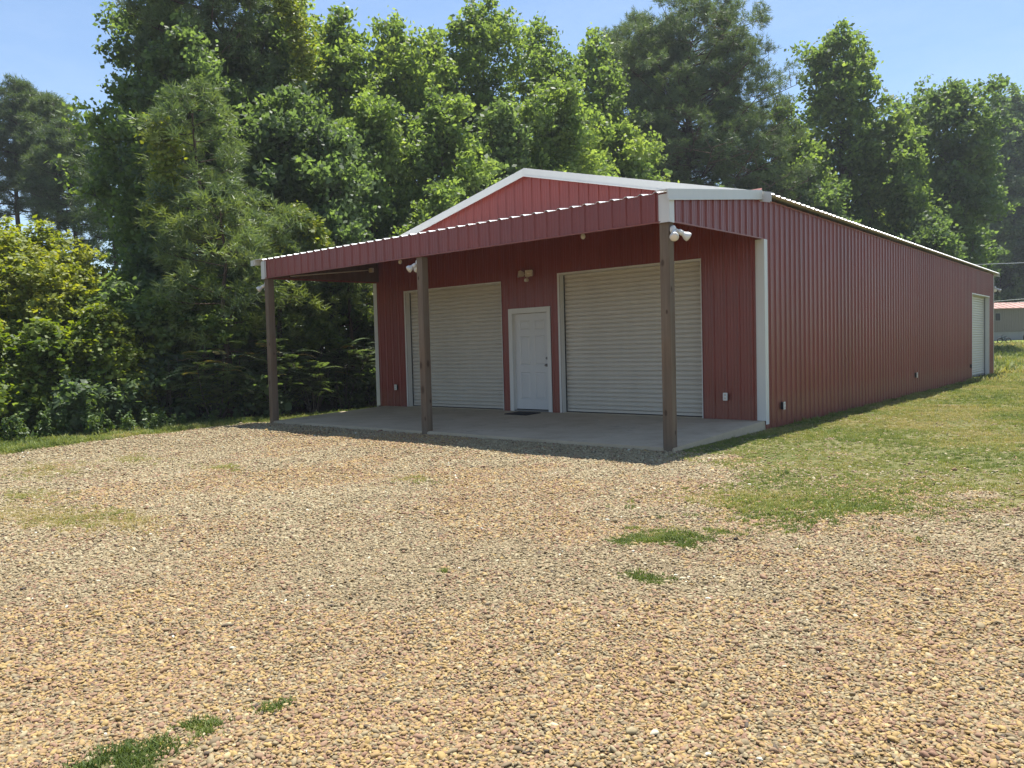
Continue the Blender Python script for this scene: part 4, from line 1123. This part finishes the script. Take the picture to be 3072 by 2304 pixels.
def bush(x, y, top, rad, label, n=9000, leaf=.12, tone=.5, mat='leaf', name='shrub', cat='shrub', group='shrubs at the wood edge', wide=(1, 1), stems=7, ragged=.5, dome=False):
    z0 = gz(x, y); H = top - z0
    t = empty(name, (x, y, z0), label, cat, group)
    k = max(7, int(10*rad*wide[0]+6))
    a = rng.uniform(0, 6.28, k); rr = np.sqrt(rng.uniform(0, 1, k))*.78
    hz = H*(.30 + .55*(1-rr**2)*rng.uniform(.6, 1.1, k)); br = rng.uniform(.26, .48, k)*min(rad, H)*1.05
    bc = np.stack([rr*np.cos(a)*rad*wide[0], rr*np.sin(a)*rad*wide[1], np.minimum(hz, H-br*.7)], -1)
    bc = np.vstack([bc, [[0, 0, H*.82]]]); br = np.append(br, .34*min(rad, H))
    low = k//2
    a2 = rng.uniform(0, 6.28, low); bc = np.vstack([bc, np.stack([np.cos(a2)*rad*wide[0]*.8, np.sin(a2)*rad*wide[1]*.8, H*rng.uniform(.1, .35, low)], -1)]); br = np.append(br, rng.uniform(.3, .5, low)*min(rad, H))
    K = len(bc); wts = br**2/np.sum(br**2)
    ntw = n//22; bi = rng.choice(K, ntw, p=wts); d = unit(ntw); d[:,2] = np.where(d[:,2] < -.25, -d[:,2], d[:,2])
    tw = bc[bi] + d*br[bi][:,None]*rng.uniform(.55, 1.0+.35*ragged, ntw)[:,None]; tw[:,2] = np.maximum(tw[:,2], .03)
    tt = tone + rng.normal(0, .12, K)[bi] + rng.normal(0, .10, ntw)
    if dome:   # a blanket of vines lying over the mound
        nd = int(ntw*.72); dd = unit(nd); dd[:,2] = np.abs(dd[:,2])
        az_ = np.arctan2(dd[:,1], dd[:,0])
        rad_ = (.74 + .42*fbm(az_*1.9+9, dd[:,2]*3.1, int(1000+x*7)) )*rng.uniform(.90, 1.04, nd)
        tw[:nd] = dd*rad_[:,None]*np.array([rad*wide[0], rad*wide[1], H*.98]); d[:nd] = dd
        tt[:nd] = tone + (fbm(az_*2.5, dd[:,2]*5, int(1300+x*7))-.5)*.8 + rng.normal(0, .08, nd)
    idx = np.repeat(np.arange(ntw), rng.poisson(22, ntw)); nl = len(idx)
    p = tw[idx] + rng.normal(0, 1, (nl, 3))*np.array([.10, .10, .07])*(leaf/.12)
    p[:,2] = np.maximum(p[:,2], .01)
    nrm = unit(nl)*.75 + d[idx]*.45 + np.array([0, 0, .6]); nrm /= np.linalg.norm(nrm, axis=1, keepdims=True)
    leaves_mesh('foliage', p, nrm, leaf*np.exp(rng.normal(0, .28, nl)), tt[idx]+rng.normal(0, .10, nl), .8, M[mat], t)
    LEAVES[0] += nl
    m = MB()
    for i in range(stems):
        c_ = bc[rng.integers(0, K)]; b0 = (rng.normal(0, .1)*rad, rng.normal(0, .1)*rad, -.08)
        m.tube(limb_curve(b0, c_, 5, .1), [.022, .018, .014, .010, .006], 5, False)
    m.build('stem', M['bark'], t, smooth=True)
    return t

def frond_shrub(x, y, top, rad, label, nf=90, tone=.45, group='feather-leaved shrubs beside the porch', tips=.10):
    z0 = gz(x, y); H = top - z0
    t = empty('sumac_shrub', (x, y, z0), label, 'shrub', group)
    m = MB(); P_ = []; Nn = []; Aa = []; S = []; T_ = []
    ns = 9; heads = []
    for i in range(ns):
        a = 6.28*i/ns + rng.normal(0, .3); r = rad*rng.uniform(.15, .75); hh = H*rng.uniform(.55, .92)*(1-.25*(r/rad)**2)
        e = np.array([r*math.cos(a), r*math.sin(a), hh]); pts = limb_curve((e[0]*.15, e[1]*.15, -.08), e, 5, .15)
        m.tube(pts, [.024, .02, .016, .012, .008], 5, False); heads.append((e, np.array(pts)))
    for i in range(nf):
        e, pts = heads[rng.integers(0, ns)]
        q = rng.uniform(.45, 1.0); j = min(3, int(q*4)); b = pts[j] + (pts[j+1]-pts[j])*(q*4-j)
        a = rng.uniform(0, 6.28); Lf = rng.uniform(.45, .80)*min(1, rad/.8+.1); up = rng.uniform(.1, .75)
        d = np.array([math.cos(a), math.sin(a), up]); d /= np.linalg.norm(d)
        side = np.array([-math.sin(a), math.cos(a), 0])
        yel = rng.uniform() < tips and q > .8
        tt = .95 if yel else tone + rng.normal(0, .12)
        rach = []
        for k in range(13):
            s_ = k/12; c_ = b + d*Lf*s_; c_ = c_ - np.array([0, 0, 1])*Lf*.42*s_*s_
            rach.append(c_)
            if k < 2: continue
            ll = Lf*.23*math.sin(PI*min(1, .25+.72*s_))
            for sg in (-1, 1):
                ld = side*sg*.95 + d*.35 - np.array([0, 0, .18]); ld /= np.linalg.norm(ld)
                P_.append(c_ + ld*ll*.5); Aa.append(ld); nn = np.cross(ld, d*sg); Nn.append(nn/(np.linalg.norm(nn)+1e-9)); S.append(ll); T_.append(tt + rng.normal(0, .05))
        m.tube(rach[::4]+[rach[-1]], .004, 3, False)
    m.build('stem', M['bark'], t, smooth=True)
    p = np.array(P_); a = np.array(Aa); nrm = np.array(Nn); s = np.array(S)[:,None]; n = len(p)
    b = np.cross(nrm, a)
    v = np.stack([p-a*s*.5, p+b*s*.17, p+a*s*.5, p-b*s*.17], 1).reshape(-1, 3)
    me = np_mesh('foliage', v, np.arange(4*n).reshape(n, 4)); attr(me, 'tint', 'FACE', np.clip(np.array(T_), 0, 1)); me.materials.append(M['leaf_frond'])
    link(bpy.data.objects.new('foliage', me), t); LEAVES[0] += n
    return t

def weed(x, y, H, label, n=420, tone=.5):
    z0 = gz(x, y); t = empty('weed', (x, y, z0), label, 'weed', 'tall weeds along the wood edge')
    m = MB(); P_ = []; D_ = []
    ns = 7
    for i in range(ns):
        a = rng.uniform(0, 6.28); r = rng.uniform(.05, .28); hh = H*rng.uniform(.55, 1.0)
        b0 = np.array([r*math.cos(a)*.7, r*math.sin(a)*.7, -.03]); e = np.array([r*math.cos(a)*1.3, r*math.sin(a)*1.3, hh])
        m.tube([b0, (b0+e)/2+rng.normal(0, .02, 3), e], [.007, .006, .003], 4, False)
        for k in range(n//ns):
            q = rng.uniform(.12, 1.0); la = k*2.4; rr_ = .11*(1.15-q)*rng.uniform(.5, 1.2)+.01
            P_.append(b0+(e-b0)*q+np.array([math.cos(la)*rr_, math.sin(la)*rr_, rng.normal(0, .01)])); D_.append([math.cos(la)*.5, math.sin(la)*.5, .8])
    m.build('stem', M['weed'], t)
    p = np.array(P_); nr = np.array(D_)+rng.normal(0, .35, (len(p), 3)); nr /= np.linalg.norm(nr, axis=1, keepdims=True)
    leaves_mesh('foliage', p, nr, .065*np.exp(rng.normal(0, .3, len(p))), tone+rng.normal(0, .2, len(p)), .5, M['weed'], t); LEAVES[0] += len(p)

# --- pines
far_p = 'distant pines at the left edge'
pine(-42.8, 3.1, 16.4, 2.1, 'tall dark pine at the left edge, leftmost of the distant pines', .56, 50, .50, .30, 64, far_p, dead=16)
pine(-44.4, 4.6, 16.7, 2.1, 'distant pine with the highest crown, second from the left edge', 0.66, 50, .50, .30, 64, far_p, dead=16)
pine(-41.2, 4.4, 15.4, 2.2, 'distant pine with bare forked limbs, third from the left edge', 0.62, 50, .52, .30, 64, far_p, dead=16)
pine(-38.3, 4.1, 13.5, 2.0, 'shorter distant pine sloping down to the right of the others', 0.52, 50, .52, .30, 64, far_p, dead=16)
pine(-30.4, 2.8, 10.9, 1.5, 'thin ragged pine between the distant pines and the tallest pine', .25, 44, .42, .34, 24, far_p)
pine(-18.0, .4, 17.2, 2.2, 'tallest pine, with a thick dark trunk half hidden by leafy hardwoods', .46, 90, .46, .26, 70, 'pines of the left wood', trunk_r=.24, dead=12, blades=18)
pine(-12.9, -2.7, 7.9, 1.15, 'young pine with long soft needle clumps before the tallest trunk', .34, 34, .72, .27, 15, 'young pines of the left wood', spread=.34, blades=26)
pine(-11.3, -3.0, 5.0, 1.15, 'small young pine above the feather-leaved shrubs left of the porch', .35, 26, .85, .26, 13, 'young pines of the left wood', spread=.34, blades=26)
pine(-11.75, -1.3, 4.9, 1.05, 'small young pine close behind the left end of the porch roof', .35, 26, .80, .26, 13, 'young pines of the left wood', spread=.34, blades=26)
pine(-11.8, .9, 4.1, .9, 'smallest young pine, seen under the porch roof beside the left post', .50, 16, .85, .24, 10, 'young pines of the left wood', spread=.34, blades=26)
RP = [(0,.80),(.15,.98),(.45,1.0),(.68,.94),(.85,.78),(.95,.56),(1,.3)]
pine(-15.1, 26.7, 19.2, 5.6, 'huge round-crowned pine behind the right half of the roof', .20, 200, .55, .27, 165, 'big pines behind the building', RP, trunk_r=.30, rise=.35, clump=1.25)
pine(-18.8, 27.8, 19.6, 3.4, 'big pine just left of the huge round-crowned pine', .28, 110, .52, .27, 95, 'big pines behind the building', RP, rise=.35, clump=1.2)
# --- hardwoods, left wood
g1 = 'hardwoods of the left wood'; g2 = 'hardwoods behind the building'; g3 = 'hardwoods beyond the far end of the building'
hardwood(-18.3, -1.5, 9.5, 1.55, 'leafy hardwood left of the tallest pine, lit on its left edge', .12, .15, 26000, .42, 'leaf', group=g1, lobes=24)
hardwood(-20.9, .4, 14.6, 2.0, 'tall dim hardwood filling in left of the tallest trunk', .12, .15, 30000, .40, 'leaf_dark', group=g1, lobes=26)
hardwood(-15.6, -1.4, 10.6, 1.5, 'slim leafy hardwood just in front of the tallest trunk', .10, .14, 22000, .42, 'leaf_dark', group=g1, lobes=22)
hardwood(-17.4, 2.0, 12.4, 2.5, 'broad hardwood clothed in leaves just right of the tallest pine', .10, .15, 36000, .42, 'leaf_dark', group=g1, lobes=30)
hardwood(-18.5, 3.9, 14.8, 2.0, 'tall bright hardwood standing just right of the tallest pine', .15, .15, 28000, .58, 'leaf', group=g1)
hardwood(-17.9, 5.7, 13.9, 2.0, 'bright hardwood with a narrow peak left of the middle', .15, .16, 28000, .60, 'leaf', group=g1)
hardwood(-14.2, .7, 8.9, 1.9, 'dark hardwood in front of the bright ones, above the porch left end', .08, .15, 27000, .36, 'leaf_dark', group=g1, lobes=22)
hardwood(-12.9, 1.1, 7.8, 1.6, 'low dark hardwood directly behind the left porch roof', .05, .14, 24000, .34, 'leaf_dark', group=g1)
hardwood(-14.3, 3.9, 9.5, 1.9, 'mid-height hardwood with drooping leafy front, right of the dark ones', .08, .15, 27000, .48, 'leaf', group=g1)
hardwood(-13.4, 6.2, 9.9, 1.8, 'mid-height hardwood behind the left slope of the gable', .08, .15, 26000, .50, 'leaf', group=g1)
hardwood(-11.6, 4.2, 6.4, 1.05, 'low bright sapling peeping over the left gable slope', .10, .13, 12000, .62, 'leaf', group=g1)
hardwood(-11.4, 7.4, 6.6, 1.0, 'low bright sapling just left of the roof peak', .10, .13, 11000, .58, 'leaf', group=g1)
hardwood(-12.8, 8.5, 10.0, 1.5, 'slim dark-shaded hardwood straight above the roof peak', .08, .15, 18000, .46, 'leaf_dark', group=g1)
hardwood(-17.9, 8.3, 14.5, 2.3, 'tall yellow-green hardwood with a broad bright top', .15, .17, 30000, .66, 'leaf', group=g2)
hardwood(-17.6, 10.1, 14.2, 2.0, 'bright hardwood with a notched top right of the broad bright one', .15, .17, 26000, .62, 'leaf', group=g2)
CON = [(0,.6),(.3,.9),(.55,1.0),(.75,.8),(.88,.34),(1,.10)]
hardwood(-16.7, 12.0, 15.8, 2.1, 'tall feathery twin-topped hardwood left of the spire-topped one', .15, .16, 27000, .56, 'leaf', group=g2, prof_=[(0,.5),(.4,.9),(.6,.75),(.8,.85),(.93,.55),(1,.2)])
hardwood(-16.1, 15.2, 16.3, 2.3, 'pointed hardwood with a thin spire top, right of the feathery one', .12, .17, 28000, .58, 'leaf', group=g2, prof_=CON)
hardwood(-16.5, 20.1, 17.0, 2.2, 'hardwood in the gap between spire-topped tree and big pines', .15, .19, 24000, .52, 'leaf', group=g2)
hardwood(-12.3, 10.9, 11.3, 2.1, 'bright full hardwood behind the roof right of its peak', .06, .16, 32000, .60, 'leaf', group=g2)
hardwood(-12.8, 16.4, 11.0, 2.1, 'bright rounded hardwood right behind the roof in front of the pines', .10, .18, 30000, .70, 'leaf', group=g2, lobes=26)
hardwood(-11.3, 13.6, 7.8, 1.3, 'low leafy sapling peeking over the main roof', .08, .16, 10000, .62, 'leaf', group=g2)
hardwood(-11.0, 21.9, 8.6, 1.6, 'low dark hardwood between the big pine and the roof', .06, .18, 14000, .46, 'leaf_dark', group=g2)
hardwood(-11.0, 27.3, 10.8, 2.1, 'loose hardwood at the right skirt of the huge pine', .06, .20, 19000, .46, 'leaf_dark', group=g2)
# --- hardwoods to the right
hardwood(-11.8, 31.9, 15.3, 1.5, 'narrow hardwood between the huge pine and the tall column', .12, .22, 14000, .46, 'leaf', group=g3)
hardwood(-10.1, 30.6, 12.8, 1.7, 'lower bright-tinted hardwood left of the tall column tree', .08, .22, 15000, .58, 'leaf', group=g3)
hardwood(-9.5, 35.4, 19.3, 2.9, 'tall column-shaped hardwood standing alone against the sky', .30, .24, 24000, .48, 'leaf', group=g3, lobes=30, trunk_r=.26, prof_=[(0,.45),(.15,.6),(.32,.85),(.5,1.0),(.64,.80),(.8,.70),(.93,.55),(1,.25)])
hardwood(-6.9, 36.0, 14.3, 2.1, 'yellow-green hardwood between the tall column and the round tops', .12, .23, 18000, .60, 'leaf', group=g3)
hardwood(-5.6, 42.6, 16.7, 3.2, 'round-topped twin-crowned hardwood right of the tall column', .30, .25, 27000, .40, 'leaf_dark', group=g3, trunk_r=.24, lobes=26, prof_=[(0,.4),(.3,.8),(.6,1.0),(.85,.92),(.95,.6),(1,.3)])
hardwood(-9.8, 43.9, 13.0, 3.2, 'dark low-branched hardwood behind the tall column', .05, .27, 22000, .38, 'leaf_dark', group=g3)
hardwood(-8.6, 29.0, 9.4, 1.9, 'low bushy hardwood above the sloping side eave', .05, .21, 15000, .46, 'leaf_dark', group=g3)
hardwood(-4.6, 33.5, 7.9, 1.9, 'low bushy hardwood above the middle of the side eave', .05, .22, 14000, .42, 'leaf_dark', group=g3)
hardwood(-8.0, 50.3, 12.0, 3.4, 'dark shade-filled hardwood above the far end of the side eave', .04, .28, 22000, .36, 'leaf_dark', group=g3)
hardwood(-7.3, 80.7, 26.4, 4.4, 'greyish tall hardwood at the right edge behind the mobile home', .15, .36, 26000, .38, 'leaf_dark', group=g3, lobes=34)
hardwood(-4.6, 86.0, 28.0, 4.2, 'rightmost and tallest hardwood beyond the mobile home', .12, .36, 24000, .40, 'leaf_dark', group=g3, lobes=34)
hardwood(-10.2, 77.0, 20.0, 4.8, 'dark hardwood behind the mobile home, lower than its neighbours', .05, .36, 24000, .34, 'leaf_dark', group=g3, lobes=30)
hardwood(-2.6, 80.5, 14.0, 4.5, 'low dark tree above the mobile home roof at the right edge', .04, .34, 18000, .32, 'leaf_dark', group=g3)
hardwood(-7.5, 76.0, 11.5, 3.8, 'low dark tree directly above the mobile home roof', .04, .32, 16000, .32, 'leaf_dark', group=g3)

# --- thickets and shrubs at the left
gs = 'shrubs at the left wood edge'
bush(-15.9, -5.6, 4.55, 2.3, 'big sunlit yellow-green vine thicket at the left edge', 105000, .085, .78, 'leaf_kudzu', 'vine_thicket', 'thicket', gs, (1.15, 1.15), 9, dome=True)
bush(-14.6, -7.9, 3.5, 1.5, 'leftmost yellow-green vine thicket, nearer than the big one', 52000, .085, .74, 'leaf_kudzu', 'vine_thicket', 'thicket', gs, dome=True)
bush(-12.95, -7.2, 2.1, 1.0, 'bright-leaved bush in front of the leftmost vine thicket', 14000, .10, .45, 'leaf_kudzu', 'shrub', 'shrub', gs)
bush(-12.3, -5.2, 2.5, .85, 'vine-draped bush with a bright rounded top right of the thicket', 28000, .085, .50, 'leaf_kudzu', 'vine_thicket', 'thicket', gs, dome=True)
bush(-12.9, -6.2, 2.1, .9, 'mid-green bush in front of the big yellow-green thicket', 15000, .10, .36, 'leaf_kudzu', 'shrub', 'shrub', gs)
bush(-14.2, -4.2, 3.4, 1.3, 'dark leafy bush right of the big thicket, under the trees', 14000, .13, .45, 'leaf_dark', 'shrub', 'shrub', gs)
bush(-12.2, -4.4, 1.25, .95, 'low dark bush in shade below the vine-draped bush', 8000, .12, .35, 'leaf_dark', 'shrub', 'shrub', gs)
bush(-11.9, -5.7, .85, .8, 'low shaded bush behind the tallest weeds', 6500, .11, .40, 'leaf_dark', 'shrub', 'shrub', gs)
bush(-11.3, -2.6, .95, .85, 'low dark bush left of the left post foot', 6500, .11, .32, 'leaf_dark', 'shrub', 'shrub', gs)
bush(-10.9, .8, .95, .6, 'low dark bush beside the slab behind the left post', 5000, .10, .35, 'leaf_dark', 'shrub', 'shrub', gs)
bush(-13.0, -6.9, .95, .8, 'low green bush behind the leftmost weeds', 6500, .11, .55, 'leaf', 'shrub', 'shrub', gs)
bush(-12.1, -2.9, 3.3, 1.15, 'tall mid-green broadleaf bush behind the orange-tipped feather-leaved shrub', 20000, .095, .62, 'leaf', 'shrub', 'shrub', gs)
bush(-12.3, -.4, 3.0, 1.1, 'mid-green broadleaf bush behind the left post and pale feather-leaved shrubs', 18000, .095, .58, 'leaf', 'shrub', 'shrub', gs)
bush(-12.9, -4.0, 3.0, 1.1, 'mid-green broadleaf bush right of the vine-draped bush', 18000, .095, .60, 'leaf', 'shrub', 'shrub', gs)
frond_shrub(-11.2, -3.4, 2.15, 1.15, 'feather-leaved shrub with orange-yellow tips left of the left post', 198, .40, tips=.20)
frond_shrub(-11.0, -2.1, 2.1, 1.05, 'feather-leaved shrub with yellow tips straight behind the left post', 180, .44, tips=.16)
frond_shrub(-11.2, .1, 2.3, 1.15, 'tall pale feather-leaved shrub under the porch roof by the corner', 216, .62, tips=.02)
frond_shrub(-10.95, -1.0, 1.45, .9, 'low pale feather-leaved shrub right of the left post', 162, .60, tips=.03)
frond_shrub(-11.4, 1.5, 1.4, .8, 'small feather-leaved shrub against the left building corner', 70, .55, tips=.02)
frond_shrub(-11.7, -4.2, 1.35, .9, 'shaded feather-leaved shrub furthest left of the porch', 80, .34, tips=.05)
for i, (x, y, hh, lb) in enumerate([(-11.7,-7.4,.55,'leftmost bushy weed clump on the grass strip'),(-11.55,-7.0,.62,'second weed clump from the left on the grass strip'),(-11.35,-6.7,.60,'pale weed clump in front of the shaded bush'),
        (-11.3,-6.3,.85,'tallest weed clump with pale upright stems'),(-10.95,-6.1,.70,'tall pale weed clump right of the tallest one'),(-10.95,-5.7,.45,'low spreading weed clump at the grass strip'),
        (-10.55,-5.4,.48,'weed clump where the grass strip narrows'),(-10.55,-5.05,.42,'small weed clump near the end of the grass strip'),(-10.6,-4.6,.38,'smaller weed clump beside the gravel corner'),(-10.7,-4.0,.30,'last low weed clump before the left post'),
        ]):
    weed(x, y, hh, lb, 420 if hh > .2 else 90, .5+.12*math.sin(i*2.1))
# --- climbing vines hanging on the left trees
def vine(pts, label, width=.28, n=1800, tone=.7):
    pts = np.array(pts, float); c0 = pts[0].copy()
    t = empty('climbing_vine', tuple(c0), label, 'vine', 'bright vines hanging on the left trees')
    q = rng.uniform(0, len(pts)-1.001, n); j = q.astype(int); p = pts[j] + (pts[j+1]-pts[j])*(q-j)[:,None] - c0
    p = p + rng.normal(0, 1, (n, 3))*width*np.array([.5, .5, .55])
    nr = unit(n)*.7 + np.array([.35, -.35, .6]); nr /= np.linalg.norm(nr, axis=1, keepdims=True)
    leaves_mesh('foliage', p, nr, .11*np.exp(rng.normal(0, .25, n)), tone+rng.normal(0, .15, n), .8, M['leaf_kudzu'], t); LEAVES[0] += n
    m = MB(); m.tube([tuple(a-c0) for a in pts], .012, 5); m.build('stem', M['bark'], t)
vine([(-12.2,-.75,4.9),(-11.7,-.55,4.75),(-11.35,-.4,4.3),(-11.2,-.3,3.8),(-11.15,-.28,3.3)], 'bright vine arching down beside the left porch roof', .22, 2200)
vine([(-12.4,-1.8,4.0),(-12.0,-1.6,4.4),(-11.9,-1.5,4.3),(-11.8,-1.45,3.9)], 'bright vine tangled in the small pine above the porch', .25, 1500)
vine([(-13.0,-3.6,6.6),(-12.8,-3.4,6.2),(-12.9,-3.5,5.5),(-13.0,-3.6,4.9)], 'bright vine climbing the young pine before the tallest trunk', .30, 2000)
vine([(-16.2,2.0,12.6),(-15.9,2.2,11.9),(-15.6,2.4,10.9),(-15.6,2.5,10.0)], 'bright vine hanging high right of the tallest trunk', .42, 3000)
vine([(-11.0,.9,2.75),(-10.8,1.2,2.6),(-10.6,1.4,2.35)], 'short bright vine spray under the left porch roof', .12, 500)

# --- far woods that read as one dark mass behind the single trees
def woods_mass(name, boxes, label, leaf, dens, tone):
    P_ = []
    for (x0, x1, y0, y1, z1) in boxes:
        vol = abs((x1-x0)*(y1-y0))*z1; n = int(vol*dens)
        x = rng.uniform(x0, x1, n); y = rng.uniform(y0, y1, n); z = ground_h(x, y) + rng.uniform(0, 1, n)**1.15*z1*(.55+.75*fbm(x*.35, y*.35, 131))
        P_.append(np.stack([x, y, z], -1))
    p = np.concatenate(P_); n = len(p)
    nr = unit(n)*.8 + np.array([0, 0, .6]); nr /= np.linalg.norm(nr, axis=1, keepdims=True)
    cl = fbm(p[:,0]*.9+p[:,2], p[:,1]*.9, 137)
    o = leaves_mesh(name, p, nr, leaf*np.exp(rng.normal(0, .3, n)), tone+(cl-.5)*.8+rng.normal(0, .12, n), .7, M['leaf_dark'])
    tag(o, label, 'undergrowth', kind='stuff'); LEAVES[0] += n
woods_mass('undergrowth', [(-24,-15.5,-8,-4,3.4),(-22,-13.4,-4,2,3.8),(-20,-12.6,2,12,4.2),(-20,-12,12,24,4.6),(-34,-22,-12,8,3.6)], 'dark leafy undergrowth filling the left wood', .17, 44, .40)
woods_mass('distant_woods', [(-24,-9.5,28,34,6.5),(-22,-8,38,58,7.5),(-26,4,84,100,17),(-60,-46,-6,16,4.5)], 'dark far woods closing the view behind the trees', .42, 5.0, .36)
print('leaves', LEAVES[0])
# ------------------------------------------------------------------ summer haze
m, nt, out = mat_new('haze')
pv = N(nt, 'ShaderNodeVolumePrincipled'); pv.inputs['Density'].default_value = .0006; pv.inputs['Color'].default_value = (.86, .92, 1, 1); pv.inputs['Anisotropy'].default_value = .25
L(nt, pv.outputs[0], out.inputs['Volume'])
zmin = float(Z.min()) - 1.0; xm = float(max(abs(xs[0]), xs[-1], abs(ys[0]), ys[-1])) + 20
hz = MB(); hz.box(-xm, xm, -xm, xm, zmin, 34)
tag(hz.build('haze', m), 'thin pale summer haze', 'haze', kind='stuff')
